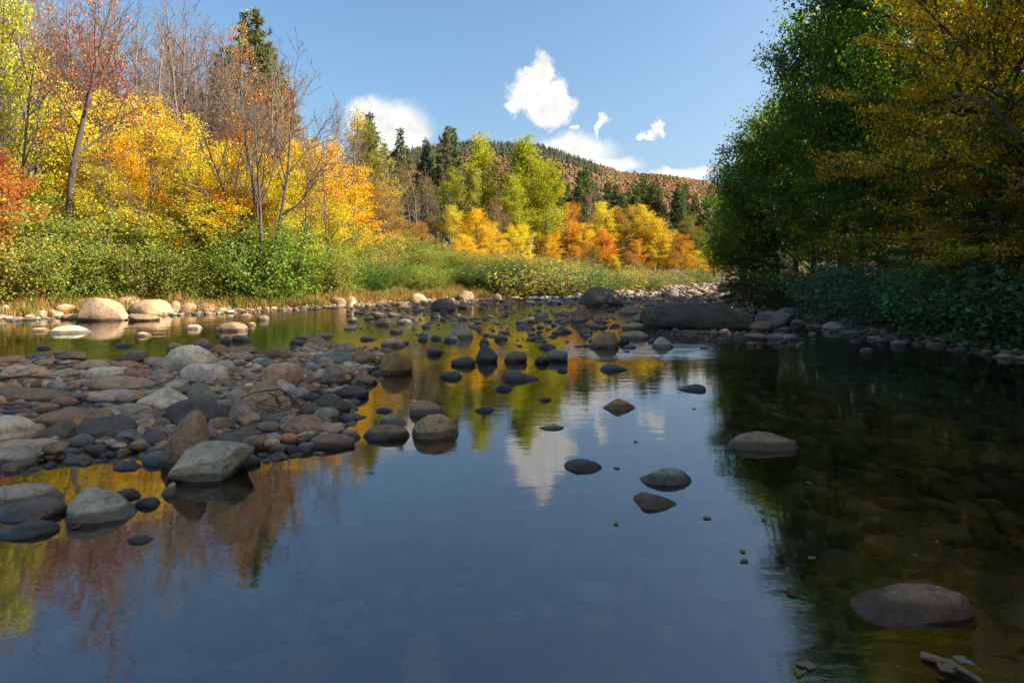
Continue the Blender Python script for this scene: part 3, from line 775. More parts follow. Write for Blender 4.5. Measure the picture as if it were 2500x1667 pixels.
# ------------------------------------------------------------------ trees and shrubs: a few kinds, each grown several times
def perp(d, r):
    v = r.normal(size=3); v -= d * (v @ d); return v / (np.linalg.norm(v) + 1e-9)
def grow(acc, anch, r, p, d, L, rad, lev, S):
    n = max(3, int(math.ceil(L / S['seg'][lev]))); pts = [p]
    for i in range(n):
        d = d + r.normal(0, S['wob'][lev], 3); d[2] += S['trop'][lev]; d = d / np.linalg.norm(d); p = p + d * (L / n); pts.append(p)
    pts = np.array(pts); tt = np.linspace(0, 1, n + 1); R = rad * (1 - tt * S['taper'][lev]); R = np.maximum(R, S.get('rmin', 0.006))
    if lev == 0: R[0] *= 1.35
    acc.tube(pts, R, S['k'][lev])
    last = len(S['n'])
    if lev >= last: anch.append(pts); return
    if lev == last - 1 and lev > 0: anch.append(pts[n // 2:])
    m = S['n'][lev]; m = max(1, int(round(m * (1.0 if lev == 0 else min(1.6, L / S['ref'][lev])))))
    az = r.uniform(0, 6.283)
    for j in range(m):
        t = S['t0'][lev] + (1 - S['t0'][lev]) * ((j + r.random()) / m); f_ = t * n; i = min(int(f_), n - 1); q = pts[i] + (pts[i + 1] - pts[i]) * (f_ - i)
        tg = norm(pts[i + 1] - pts[i]); az += 2.4 + r.normal(0, 0.35)
        if lev == 0 or not S.get('planar'):
            ref = np.array([1., 0, 0]) if abs(tg[0]) < 0.8 else np.array([0, 1., 0]); A = norm(np.cross(tg, ref)); B = np.cross(tg, A); side = A * math.cos(az) + B * math.sin(az)
        else:
            side = norm(np.cross(tg, np.array([0, 0, 1.]))) * (1 if j % 2 else -1); side = norm(side + r.normal(0, 0.15, 3))
        an = S['ang'][lev](t) * (1 + r.normal(0, 0.12)); cd = tg * math.cos(an) + side * math.sin(an)
        cl = S['len'][lev](t) * (L if lev > 0 else 1) * r.uniform(0.7, 1.25)
        cr = min(R[i] * 0.75, S['rr'][lev] * cl)
        grow(acc, anch, r, q, cd, cl, cr, lev + 1, S)
KITE = np.array([(0, 0), (-0.5, 0.45), (0, 1), (0.5, 0.45)])
LOBE = np.array([(0, 0), (-0.52, 0.40), (-0.2, 0.52), (0, 1), (0.2, 0.52), (0.52, 0.40)])
def leaves(anch, r, m, spread, size, width, up, outline=KITE, droop=0.15, along=0.5):
    """leaf blades about every twig: a folded outline each"""
    P = []; D = []
    for a in anch:
        L = np.linalg.norm(a[-1] - a[0]); k = r.poisson(m * max(0.35, min(2.0, L / 0.7)))
        if not k: continue
        f_ = r.random(k) * (len(a) - 1); i = f_.astype(int); t = (f_ - i)[:, None]; P.append(a[i] * (1 - t) + a[i + 1] * t); D.append(a[i + 1] - a[i])
    P = np.concatenate(P); D = norm(np.concatenate(D)); n = len(P); P = P + r.normal(0, 1, (n, 3)) * spread
    nr = norm(r.normal(size=(n, 3)) + np.array([0, 0, up])); u = norm(D * along + r.normal(size=(n, 3)) * 0.7 - np.array([0, 0, droop])); u = norm(u - nr * np.sum(u * nr, 1, keepdims=True))
    s = np.cross(nr, u); sz = size * r.uniform(0.6, 1.3, n); k = len(outline)
    fold = np.abs(outline[:, 0]) * 0.35
    V = P[:, None] + sz[:, None, None] * (outline[None, :, 1:2] * u[:, None] + outline[None, :, 0:1] * width * s[:, None] + fold[None, :, None] * nr[:, None])
    return V.reshape(-1, 3), np.arange(n * k).reshape(n, k)
def needles(anch, r, m, size, width, spread=0.05, up=0.3):
    P = []; D = []
    for a in anch:
        L = np.linalg.norm(a[-1] - a[0]); k = max(2, int(m * L)); f_ = r.random(k) * (len(a) - 1); i = f_.astype(int); t = (f_ - i)[:, None]; P.append(a[i] * (1 - t) + a[i + 1] * t); D.append(a[i + 1] - a[i])
    P = np.concatenate(P); D = norm(np.concatenate(D)); n = len(P); P = P + r.normal(0, spread, (n, 3))
    u = norm(D * 0.6 + r.normal(size=(n, 3)) * 0.75 + np.array([0, 0, up])); nr = norm(r.normal(size=(n, 3)) + np.array([0, 0, 0.8])); s = norm(np.cross(nr, u)); sz = size * r.uniform(0.6, 1.3, n)
    V = P[:, None] + sz[:, None, None] * (KITE[None, :, 1:2] * u[:, None] + KITE[None, :, 0:1] * width * s[:, None]); return V.reshape(-1, 3), np.arange(n * 4).reshape(n, 4)
PROTO = {}
def proto(kind, seed, S, H, stems, lf, lmat, bmat, lean=0.0):
    r = np.random.default_rng(seed); acc = Acc(); anch = []
    for i in range(stems):
        d = np.array([0, 0, 1.0])
        if stems > 1: a = 6.283 * i / stems + r.uniform(-0.4, 0.4); d = norm(np.array([math.cos(a) * S['splay'], math.sin(a) * S['splay'], 1.0]))
        d = norm(d + np.array([lean, 0, 0]) + r.normal(0, 0.03, 3)); base = np.array([d[0] * 0.25, d[1] * 0.25, -0.15]) * (1 if stems > 1 else 0) + np.array([0, 0, -0.25])
        grow(acc, anch, r, base, d, H * (r.uniform(0.75, 1.05) if stems > 1 else 1.0), S['r0'], 0, S)
    tr = acc.mesh(kind + '_trunk', bmat); cr = None; hmax = max(v[:, 2].max() for v in acc.v)
    if lf:
        V, q = lf(anch, r); cr = make_mesh(kind + '_crown', V, [q], smooth=False, mat=lmat); hmax = max(hmax, np.percentile(V[:, 2], 99.5))
    PROTO.setdefault(kind, []).append((tr, cr, float(hmax)))
D = math.radians
S_maple = dict(seg=[0.7, 0.5, 0.4], wob=[0.05, 0.12, 0.2], trop=[0.02, 0.05, 0.0], taper=[0.85, 0.8, 0.7], k=[7, 4, 3], n=[28, 8], ref=[1, 2.0], t0=[0.16, 0.25], ang=[lambda t: D(72 - 35 * t), lambda t: D(48)],
    len=[lambda t: 3.3 * max(0.12, math.sin(math.pi * (0.18 + 0.78 * t))) ** 0.8, lambda t: 0.42 * (1.15 - 0.6 * t)], rr=[0.018, 0.014], r0=0.14)
for s in range(4): proto('maple', 40 + s, S_maple, 9.0, 1, lambda a, r: leaves(a, r, 46, (0.21, 0.21, 0.09), 0.10, 0.9, 1.3), M_leaf, M_bark)
S_bare = dict(seg=[0.8, 0.6, 0.5, 0.35], wob=[0.06, 0.13, 0.16, 0.22], trop=[0.03, 0.10, 0.08, 0.05], taper=[0.88, 0.85, 0.8, 0.6], k=[8, 5, 3, 3], n=[15, 8, 6], ref=[1, 3.5, 1.4], t0=[0.32, 0.25, 0.2],
    ang=[lambda t: D(55 - 25 * t), lambda t: D(42), lambda t: D(40)], len=[lambda t: 5.0 * (1.1 - 0.75 * t), lambda t: 0.42 * (1.15 - 0.5 * t), lambda t: 0.5], rr=[0.017, 0.013, 0.011], r0=0.19, rmin=0.011)
for s in range(3): proto('bare', 60 + s, S_bare, 15.0, 1, None, None, M_twig)
for s in range(2): proto('sparse', 65 + s, S_bare, 15.0, 1, lambda a, r: leaves(a, r, 4.5, (0.15, 0.15, 0.12), 0.13, 0.85, 0.8), M_leaf, M_twig)
proto('dark_sparse', 68, dict(S_bare, r0=0.30, t0=[0.42, 0.25, 0.2]), 15.0, 1, lambda a, r: leaves(a, r, 5, (0.15, 0.15, 0.12), 0.12, 0.85, 0.8), M_leaf, M_bark)
for s in range(2): proto('slim_bare', 72 + s, dict(S_bare, r0=0.10, n=[12, 6, 4]), 11.0, 1, None, None, M_bark)
S_vase = dict(S_bare, splay=0.30, n=[9, 7, 5], t0=[0.35, 0.25, 0.2]); S_vase['r0'] = 0.13
for s in range(2): proto('vase', 70 + s, S_vase, 11.5, 4, None, None, M_bark)
S_aspen = dict(S_maple, n=[34, 7], t0=[0.22, 0.2], ang=[lambda t: D(58 - 30 * t), lambda t: D(45)], len=[lambda t: 2.5 * max(0.16, math.sin(math.pi * (0.22 + 0.76 * t))) ** 0.7, lambda t: 0.42 * (1.1 - 0.5 * t)], trop=[0.02, 0.12, 0.03], r0=0.15)
for s in range(3): proto('aspen', 80 + s, S_aspen, 14.0, 1, lambda a, r: leaves(a, r, 34, (0.24, 0.24, 0.2), 0.145, 0.95, 0.6), M_leaf, M_bark_pale)
S_pine = dict(seg=[1.0, 0.6, 0.4], wob=[0.015, 0.09, 0.15], trop=[0.02, 0.06, 0.10], taper=[0.9, 0.85, 0.7], k=[7, 4, 3], n=[60, 7], ref=[1, 2.0], t0=[0.36, 0.3], ang=[lambda t: D(88 - 40 * t), lambda t: D(45)],
    len=[lambda t: 0.5 + 3.0 * (1 - t) ** 0.75, lambda t: 0.32], rr=[0.014, 0.012], r0=0.22)
for s in range(3): proto('pine', 90 + s, S_pine, 18.0, 1, lambda a, r: needles(a, r, 62, 0.42, 0.26), M_needle, M_bark)
S_spruce = dict(S_pine, n=[90, 7], t0=[0.10, 0.2], ang=[lambda t: D(104 - 50 * t), lambda t: D(50)], len=[lambda t: 0.25 + 2.3 * (1 - t) ** 0.9, lambda t: 0.30], trop=[0.02, 0.02, 0.0], r0=0.18)
for s in range(2): proto('spruce', 100 + s, S_spruce, 14.0, 1, lambda a, r: needles(a, r, 60, 0.32, 0.32, up=-0.1), M_needle, M_bark)
S_hem = dict(seg=[0.8, 0.5, 0.3], wob=[0.02, 0.06, 0.10], trop=[0.02, -0.035, -0.03], taper=[0.9, 0.85, 0.7], k=[7, 4, 3], n=[64, 12], ref=[1, 2.5], t0=[0.08, 0.15], planar=True, ang=[lambda t: D(88 - 25 * t), lambda t: D(55)],
    len=[lambda t: 0.4 + 3.6 * (1 - t) ** 0.75, lambda t: 0.30 * (1.2 - 0.7 * t)], rr=[0.012, 0.010], r0=0.2)
for s in range(2): proto('hemlock', 110 + s, S_hem, 14.0, 1, lambda a, r: leaves(a, r, 26, (0.10, 0.10, 0.03), 0.15, 0.38, 2.2), M_needle, M_bark)
S_beech = dict(seg=[0.7, 0.5, 0.35], wob=[0.06, 0.08, 0.13], trop=[0.02, -0.012, -0.02], taper=[0.85, 0.85, 0.7], k=[8, 5, 3], n=[26, 11], ref=[1, 3.5], t0=[0.14, 0.2], planar=True, ang=[lambda t: D(78 - 35 * t), lambda t: D(50)],
    len=[lambda t: 4.6 * max(0.2, math.sin(math.pi * (0.25 + 0.66 * t))) ** 0.7, lambda t: 0.34 * (1.25 - 0.7 * t)], rr=[0.016, 0.010], r0=0.17)
lf_beech = lambda a, r: leaves(a, r, 42, (0.16, 0.16, 0.055), 0.10, 0.85, 1.6, LOBE, droop=0.35)
for s in range(2): proto('beech_green', 120 + s, S_beech, 11.5, 1, lf_beech, M_mix_green, M_bark)
for s in range(2): proto('beech_gold', 130 + s, S_beech, 11.5, 1, lf_beech, M_mix_gold, M_bark)
for s in range(2): proto('bank_maple', 135 + s, S_maple, 9.0, 1, lambda a, r: leaves(a, r, 44, (0.22, 0.22, 0.12), 0.12, 0.9, 1.1, LOBE, droop=0.3), M_mix_green, M_bark)
S_shrub = dict(seg=[0.4, 0.3], wob=[0.10, 0.18], trop=[0.03, 0.05], taper=[0.8, 0.7], k=[4, 3], n=[9], ref=[1], t0=[0.12], ang=[lambda t: D(50)], len=[lambda t: 1.15 * (1.1 - 0.6 * t)], rr=[0.012], r0=0.028, splay=0.55)
for s in range(4): proto('shrub', 140 + s, S_shrub, 3.2, 15, lambda a, r: leaves(a, r, 44, (0.16, 0.16, 0.13), 0.10, 0.62, 0.7), M_shrub, M_twig)
S_low = dict(S_shrub, splay=0.9, n=[7], len=[lambda t: 0.6 * (1.1 - 0.5 * t)])
for s in range(2): proto('low_shrub', 150 + s, S_low, 1.35, 17, lambda a, r: leaves(a, r, 34, (0.12, 0.12, 0.10), 0.085, 0.5, 0.7), M_shrub, M_twig)
for s in range(2): proto('broad_shrub', 155 + s, dict(S_low, splay=0.7), 1.7, 16, lambda a, r: leaves(a, r, 34, (0.13, 0.13, 0.11), 0.115, 0.75, 1.2, LOBE), M_shrub, M_twig)

NAMES = {'maple': ('maple_tree', 'tree'), 'bare': ('bare_tree', 'tree'), 'sparse': ('sparse_tree', 'tree'), 'dark_sparse': ('sparse_tree', 'tree'), 'slim_bare': ('bare_tree', 'tree'), 'vase': ('bare_tree', 'tree'), 'aspen': ('aspen_tree', 'tree'), 'pine': ('pine_tree', 'pine'), 'spruce': ('spruce_tree', 'spruce'),
    'hemlock': ('hemlock_tree', 'hemlock'), 'beech_green': ('beech_tree', 'tree'), 'beech_gold': ('beech_tree', 'tree'), 'bank_maple': ('maple_tree', 'tree'), 'shrub': ('shrub', 'shrub'), 'low_shrub': ('low_shrub', 'shrub'), 'broad_shrub': ('leafy_shrub', 'shrub')}
prnd = random.Random(11)
def plant(kind, x, y, height, color, label, group, width=None, var=None, rot=None, tilt=(0, 0), jitter=0.12):
    pr = PROTO[kind]; tr, cr, h0 = pr[(prnd.randrange(len(pr)) if var is None else var) % len(pr)]
    nm, cat = NAMES[kind]; zg = float(ground(x, y)[0])
    e = bpy.data.objects.new(nm, None); COL.objects.link(e); e.empty_display_size = 0.3; e.location = (x, y, zg)
    e.rotation_euler = (tilt[0], tilt[1], prnd.uniform(0, 6.283) if rot is None else rot)
    s = height / h0; sw = s * (width or prnd.uniform(0.9, 1.12)); e.scale = (sw, sw, s); tag(e, label, cat, group)
    t = obj('trunk' if 'shrub' not in kind else 'stems', tr, e)
    if cr is not None:
        j = [1 + prnd.uniform(-jitter, jitter) for _ in range(3)]; obj('crown', cr, e, color=[max(0, c * k) for c, k in zip(color, j)])
    return e
def plant_px(kind, px, top, d, color, label, group, **kw):
    x = (px - CX) / F * d; zt = CAMH + (HZ - top) / F * d; zg = float(ground(x, d)[0]); return plant(kind, x, d, max(zt - zg, 0.6), color, label, group, **kw)
YEL, YEL2, ORA, REDC, YGR, LIME, OLI = (0.70, 0.48, 0.03), (0.74, 0.56, 0.05), (0.64, 0.28, 0.03), (0.62, 0.14, 0.045), (0.42, 0.40, 0.03), (0.32, 0.35, 0.03), (0.24, 0.21, 0.03)
PINE, SPRU, BRN, HEML = (0.14, 0.155, 0.055), (0.07, 0.10, 0.045), (0.36, 0.19, 0.07), (0.028, 0.06, 0.024)
SHG, SHG2, SHY = (0.19, 0.255, 0.028), (0.29, 0.315, 0.045), (0.41, 0.37, 0.06)
G1 = 'autumn trees of the sunlit grove'
def near(px, table):
    for lim, words in table:
        if px < lim: return words
NEAR_TREES = [(200, 'near the thick dark trunk'), (420, 'near the tallest yellow maple'), (600, 'near the tallest pine'), (760, 'near the many-stemmed bare tree'), (9999, 'near the olive-yellow tree')]
NEAR_BANK = [(200, 'downstream of the pitted tan boulder'), (425, 'behind the two biggest tan boulders'), (560, 'by the reddish sloping boulder'), (720, 'by the pale stones in amber grass'), (960, 'below the last golden maple'), (9999, 'beside the shiny black boulder')]
NEAR_UP = [(1400, 'beside the lime-yellow aspens'), (1560, 'above the golden upstream trees'), (9999, 'near the far river bend')]
def hue(c): return 'yellowish' if c[0] > 0.36 else ('light green' if c[0] > 0.26 else 'deep green')
# sunlit grove behind the shrubs
plant_px('maple', -15, -30, 24.5, (0.58, 0.50, 0.03), 'yellow-green maple with pale trunk at the end of the sunlit grove beside the red one', None, var=0, width=0.62)
plant_px('vase', 15, -90, 23.5, YEL, 'pale-stemmed bare tree beside the yellow-green maple', None, var=0, width=0.6)
plant_px('maple', 15, 365, 22.0, (0.60, 0.19, 0.06), 'small scarlet-leaved tree above the shrubs beside the thick dark trunk', None, var=1, width=1.1)
plant_px('dark_sparse', 150, -120, 23.4, (0.55, 0.16, 0.06), 'thick dark-trunked tree with thin pinkish red leaves in its crown', None, var=0, width=0.75)
for px, top, d, c, w, lab in [(235, 205, 27.5, YEL2, 0.95, 'tallest bright yellow maple of the sunlit grove, next to the thick dark trunk'), (330, 330, 26.5, YEL, 1.1, None), (395, 235, 30, YEL, 0.9, None), (470, 275, 28.5, YEL2, 1.0, None),
      (545, 330, 30.0, YEL, 1.0, None), (600, 300, 33.5, ORA, 0.9, 'orange maple behind the many-stemmed bare tree'), (700, 350, 30.0, YEL, 1.05, None), (765, 330, 32.5, YEL2, 0.95, None), (845, 395, 34, YEL, 1.05, 'golden maple at the upstream end of the yellow grove'),
      (130, 290, 29, ORA, 1.1, 'orange maple behind the thick dark trunk'), (300, 300, 33, ORA, 1.0, None), (660, 400, 27.5, YEL2, 1.2, None), (510, 420, 26, YEL, 1.3, None), (420, 400, 25, YEL2, 1.2, None), (250, 400, 24.5, YEL2, 1.2, None), (800, 480, 31, YEL2, 1.2, None), (590, 450, 26.5, ORA, 1.3, None)]:
    plant_px('maple', px, top, d, c, lab or ('orange leafy maple of the sunlit grove' + ', ' + near(px, NEAR_TREES) if c is ORA else (('tall' if top < 340 else 'low') + ' bright yellow maple of the sunlit grove, ' + near(px, NEAR_TREES))), G1, width=w)
for px, top, d in [(215, 330, 23.6), (270, 300, 23.8), (375, 240, 24.2), (455, 330, 24.6), (540, 260, 25.4), (590, 300, 25.6), (745, 330, 27.5), (805, 330, 29.0)]:
    plant_px('slim_bare', px, top, d, BRN, 'slim dark bare stem standing in front of the yellow maples, ' + near(px, NEAR_TREES), 'slim bare stems before the maples', width=prnd.uniform(0.6, 0.9))
plant_px('vase', 640, 62, 25.4, YEL, 'tall many-stemmed bare tree leaning out over the shrubs at the end of the grove', None, var=1, width=0.85, tilt=(0, 0.08))
for px, top, d, k in [(215, -60, 35, 'bare'), (285, -30, 32, 'bare'), (345, -80, 36, 'bare'), (400, -40, 30, 'bare'), (455, -10, 37, 'bare'), (80, -80, 31, 'bare'), (520, 60, 39, 'bare'), (700, 250, 36, 'bare'), (785, 240, 35, 'bare'), (830, 235, 38, 'bare'), (760, 300, 30, 'bare'), (870, 265, 42, 'bare')]:
    plant_px(k, px, top, d, BRN, 'tall leafless grey tree rising above the yellow maples, ' + near(px, NEAR_TREES), 'leafless trees of the sunlit grove', width=prnd.uniform(0.6, 0.85))
for px, top, d, c in [(450, 60, 40, BRN), (500, 40, 41, (0.36, 0.16, 0.04)), (555, 160, 36, ORA), (610, 170, 37, (0.45, 0.18, 0.03)), (240, 60, 40, (0.5, 0.16, 0.05)), (690, 220, 38, ORA), (160, 30, 38, (0.5, 0.14, 0.05)), (30, -60, 33, ORA), (340, 110, 39, BRN), (740, 290, 40, ORA)]:
    plant_px('sparse', px, top, d, c, 'thinly leaved rust-brown tree behind the maples, ' + near(px, NEAR_TREES), 'thin brown trees behind the grove', width=prnd.uniform(0.65, 0.9))
plant_px('pine', 565, 22, 46, PINE, 'dark green pine, the tallest, towering over the sunlit grove', None, width=1.1)
plant_px('pine', 690, 105, 47, PINE, 'dark green pine behind the many-stemmed bare tree', None, width=1.15)
plant_px('pine', 505, 110, 50, PINE, 'dark pine half hidden behind thin brown trees', None, width=1.1)
plant_px('pine', 400, 200, 50, PINE, 'low dark pine deep behind the yellow maples', None, width=0.9)
for i in range(34):
    px = prnd.uniform(-60, 860); top = np.interp(px, [0, 450, 700, 860], [-60, 0, 130, 290]) + prnd.uniform(-30, 110)
    plant_px(prnd.choice(['bare', 'bare', 'sparse']), px, top, prnd.uniform(34, 46), prnd.choice([BRN, ORA, (0.5, 0.2, 0.08)]), 'slim brown tree in the twiggy crowd behind the maples, ' + near(px, NEAR_TREES), 'twiggy trees behind the grove', width=prnd.uniform(0.6, 0.95))
# middle distance
plant_px('aspen', 932, 285, 50, OLI, 'olive-yellow tree with a spruce tip behind it', None, width=1.25)
plant_px('spruce', 907, 276, 55, SPRU, 'slim spruce tip showing above the olive-yellow tree', None)
for k, px, top, d, w in [('spruce', 980, 313, 72, 1.0), ('spruce', 1024, 338, 74, 1.0), ('pine', 1075, 316, 72, 0.9), ('pine', 1117, 316, 74, 0.9), ('spruce', 955, 350, 68, 1.1), ('pine', 1050, 350, 78, 0.9), ('pine', 1150, 345, 84, 0.9)]:
    plant_px(k, px, top, d, PINE if k == 'pine' else SPRU, 'dark conifer on the skyline between the grove and the lime-yellow aspens', 'skyline conifers below the mountain', width=w)
for px, top, d, w, lab in [(1186, 318, 60, 1.0, 'lime-yellow aspen, the one nearest the skyline conifers'), (1240, 328, 58, 0.95, 'tall lime-yellow aspen in the middle of its clump'), (1290, 338, 59, 1.1, 'broad lime-yellow aspen below the mountain crest'), (1330, 400, 57, 1.0, 'shorter lime-yellow aspen at the upstream side of its clump'), (1265, 420, 54, 1.0, 'lower lime-yellow aspen in front of its clump')]:
    plant_px('aspen', px, top, d, YGR if 'low' not in lab[:5] else YGR, lab, 'lime-yellow aspens', width=w * 1.45, jitter=0.03)
plant_px('aspen', 1072, 413, 56, LIME, 'small rounded lime-green tree among leafless ones', None, width=1.5)
plant_px('aspen', 1168, 405, 54, (0.36, 0.36, 0.06), 'thin pale yellow-green tree in front of the tall aspens', None, width=0.8)
for px, top, d in [(975, 400, 52), (1005, 385, 58), (1035, 400, 55), (1100, 395, 62), (1130, 385, 60), (1060, 470, 50), (960, 460, 46), (1000, 470, 48), (1120, 470, 52), (1210, 470, 52), (1360, 470, 66), (1475, 480, 74), (1600, 500, 78), (1640, 520, 80), (1450, 450, 78), (1320, 520, 64), (1400, 500, 70), (1520, 520, 74), (1555, 540, 72), (1180, 540, 50), (1245, 520, 54), (940, 430, 50), (1080, 430, 57)]:
    plant_px(prnd.choice(['bare', 'sparse']), px, top, d, BRN, ('tall' if top < 430 else 'short') + ' leafless brown tree in the upstream thicket ' + ('between grove and aspens' if px < 1220 else near(px, NEAR_UP)), 'leafless thicket upstream', width=prnd.uniform(0.8, 1.1))
for px, top, d, c, w, lab in [(1165, 505, 44, YEL, 1.15, 'golden tree with crooked dark limbs over the green shrubs'), (1205, 555, 45, YEL, 1.3, None), (1268, 545, 47, YEL2, 1.2, None), (1120, 500, 50, YEL2, 0.9, None), (910, 440, 44, (0.42, 0.24, 0.06), 1.2, None), (960, 560, 42, ORA, 1.0, None), (890, 520, 40, (0.42, 0.24, 0.06), 1.2, None), (1060, 580, 46, (0.42, 0.26, 0.07), 1.3, None),
      (1385, 490, 66, ORA, 1.0, None), (1425, 545, 66, YEL, 1.2, None), (1490, 490, 70, YEL2, 1.0, None), (1535, 500, 70, (0.52, 0.33, 0.05), 1.1, None), (1580, 498, 71, YEL, 1.0, None), (1608, 530, 70, YEL, 1.1, None), (1560, 580, 66, ORA, 1.2, None), (1405, 600, 60, ORA, 1.5, None), (1480, 560, 64, ORA, 1.2, None), (1500, 620, 62, YEL, 1.6, None), (1665, 572, 66, ORA, 1.1, 'bright orange small tree beside the lone far boulder'),
      (1340, 560, 56, YEL, 1.4, None), (1445, 600, 60, OLI, 1.4, None), (1530, 615, 64, BRN, 1.5, None), (1350, 610, 54, ORA, 1.6, None), (1225, 590, 46, YEL, 1.6, None),  (1140, 570, 42, YEL2, 1.5, None), (1630, 600, 70, OLI, 1.5, None), (1020, 540, 47, (0.42, 0.24, 0.06), 1.3, None), (1700, 610, 78, YEL, 1.4, None), (1745, 600, 80, YEL, 1.4, None), (1725, 560, 84, OLI, 1.2, None), (1690, 520, 86, OLI, 1.0, None)]:
    plant_px('maple', px, top, d, c, lab or (('small orange' if c is ORA else ('small golden' if c in (YEL, YEL2) else 'small dull yellow')) + ' tree along the upstream bank, ' + ('between grove and aspens' if px < 1180 else near(px, NEAR_UP))), 'small autumn trees along the upstream bank', width=w)
for px, top, d in [(1340, 405, 88), (1375, 392, 84), (1410, 415, 92), (1440, 405, 90), (1470, 445, 96), (1505, 450, 92), (1545, 458, 98), (1590, 430, 96), (1615, 460, 92), (1645, 455, 100), (1680, 462, 98), (1720, 460, 104), (1525, 470, 84), (1570, 480, 84), (1630, 490, 88), (1600, 540, 82), (1675, 500, 90), (1760, 460, 108), (1320, 430, 96), (1290, 420, 100), (1810, 460, 112)] + [(1315 + 24 * i + prnd.uniform(-8, 8), 438 + prnd.uniform(-14, 34) + max(0, i - 6) * 1.5, prnd.uniform(80, 108)) for i in range(17)]:
    k = prnd.choice(['pine', 'pine', 'spruce']); plant_px(k, px, top, d, (0.12, 0.14, 0.045), 'olive-green ' + k + ' of the upstream conifer wood, ' + near(px, NEAR_UP), 'conifer wood upstream', width=prnd.uniform(0.95, 1.25))
# filler wood behind the grove
for px in range(-120, 1000, 62):
    d = prnd.uniform(46, 62); plant_px(prnd.choice(['maple', 'sparse', 'aspen']), px + prnd.uniform(-20, 20), prnd.uniform(250, 380), d, prnd.choice([ORA, BRN, OLI, YEL]), 'autumn tree deep in the wood behind the grove, ' + near(px, NEAR_TREES), 'deep wood behind the grove', width=1.1)

# shrubs on the sunlit bank
def bank_y(px, off):
    best = None
    for d in np.arange(10, 120, 0.25):
        x = (px - CX) / F * d
        if sdist(np.array([[x, d]]), LB)[0] > off: return d
    return 100
GS = 'green shrubs on the sunlit bank'
topline = lambda px: np.interp(px, [-200, 0, 200, 400, 650, 780, 900, 1000, 1100, 1200, 1300, 1500, 1720], [415, 440, 478, 500, 515, 548, 588, 602, 615, 630, 645, 660, 667])
for off, dpx, dz in [(2.1, 46, 95), (3.6, 52, 40), (5.6, 60, 0)]:
    px = -140.0
    while px < 1300:
        d = bank_y(px, off); dark = px > 820 and prnd.random() < 0.5; top = topline(px) + dz * (1 - px / 1900) + prnd.uniform(-26, 34) * min(1.0, 26 / d); c = (0.15, 0.22, 0.025) if dark else prnd.choice([SHG, SHG2, SHG2, SHY, SHY])
        lab = hue(c) + ' shrub of the ' + {95: 'front', 40: 'middle', 0: 'tall back'}[dz] + ' row, ' + near(px, NEAR_BANK)
        plant_px('shrub', px, top, d, c, lab, GS, width=prnd.uniform(0.95, 1.35)); px += dpx * 26 / d * prnd.uniform(0.85, 1.15) * 1.12
plant_px('shrub', 652, 505, 25.5, (0.21, 0.28, 0.03), 'brightest green tall shrub below the many-stemmed bare tree', None, width=1.0)
for px, top, off in [(1195, 640, 1.2), (1235, 625, 1.5), (1150, 635, 2.0), (1265, 635, 1.0)]:
    plant_px('shrub', px, top, bank_y(px, off), (0.07, 0.12, 0.018), 'dark green rounded shrub behind the shiny black boulder', 'dark shrubs by the black boulder', width=1.2)
px = 1270.0
while px < 1720:
    for off in (0.8, 2.2, 4.0):
        d = bank_y(px, off); plant_px('low_shrub', px + prnd.uniform(-8, 8), topline(px) + prnd.uniform(-16, 8) + (4 if off < 1 else 0), d, prnd.choice([(0.20, 0.24, 0.05), (0.28, 0.29, 0.09), SHY, (0.14, 0.18, 0.03), (0.36, 0.28, 0.08)]), 'pale low shrub on the far bank, ' + {0.8: 'at the water edge ', 2.2: 'mid-slope ', 4.0: 'against the trees '}[off] + near(px, NEAR_UP), 'low shrubs of the upstream bank', width=1.6)
    px += 26

for px in range(900, 1790, 24):
    off = prnd.uniform(5, 11); d = bank_y(px, off); plant_px('shrub', px, topline(px) + prnd.uniform(-30, 4), d, prnd.choice([SHY, (0.45, 0.30, 0.08), (0.30, 0.24, 0.08), SHG2]), 'autumn-tinted bush under the upstream trees, ' + ('between grove and aspens' if px < 1220 else near(px, NEAR_UP)), 'undergrowth of the upstream bank', width=prnd.uniform(1.2, 1.9))
# ------------------------------------------------------------------ shaded bank under the trees
prnd = random.Random(23)
GR = 'overhanging trees of the shaded bank'
def rb(kind, x, y, h, c, lab, **kw): plant(kind, x, y, h, c, lab, GR, **kw)
W0 = (0.5, 0.5, 0.5)
for x, y, h, k, w, lab in [
    (11.9, 31.5, 8.0, 'bank_maple', 1.0, 'low green and gold tree at the upstream end of the shaded bank'), (12.2, 28.0, 9.8, 'bank_maple', 0.95, 'green tree second from the upstream end of the shaded bank'),
    (12.2, 25.0, 11.6, 'bank_maple', 0.9, 'tall green tree whose crown edges the open sky'), (12.0, 21.5, 13.0, 'bank_maple', 0.9, 'green leafy tree hanging over the ochre broken boulder'),
    (12.0, 18.6, 13.0, 'bank_maple', 0.85, 'green and amber tree above the gravel shore'), (11.6, 15.6, 12.0, 'beech_gold', 0.78, 'golden-brown leaved tree arching far out over the pool'),
    (12.0, 13.6, 12.0, 'beech_gold', 0.8, 'amber tree with long level branches above the leafy shore shrubs'), (10.6, 12.0, 12.3, 'beech_gold', 0.72, 'golden tree with a grey trunk and a bent pale limb'),
    (12.4, 9.2, 13.5, 'beech_gold', 0.75, 'golden tree of the shaded bank beyond the bent-limbed one'), (12.8, 5.8, 15.5, 'beech_green', 0.75, 'green tree of the shaded bank nearest the open pool'), (12.5, 2.0, 15.5, 'beech_green', 1.0, 'green tree of the shaded bank behind the viewpoint'), (13.0, -3.0, 15.5, 'beech_green', 1.0, 'second green tree behind the viewpoint')]:
    rb(k, x, y, h, W0, lab, width=w)
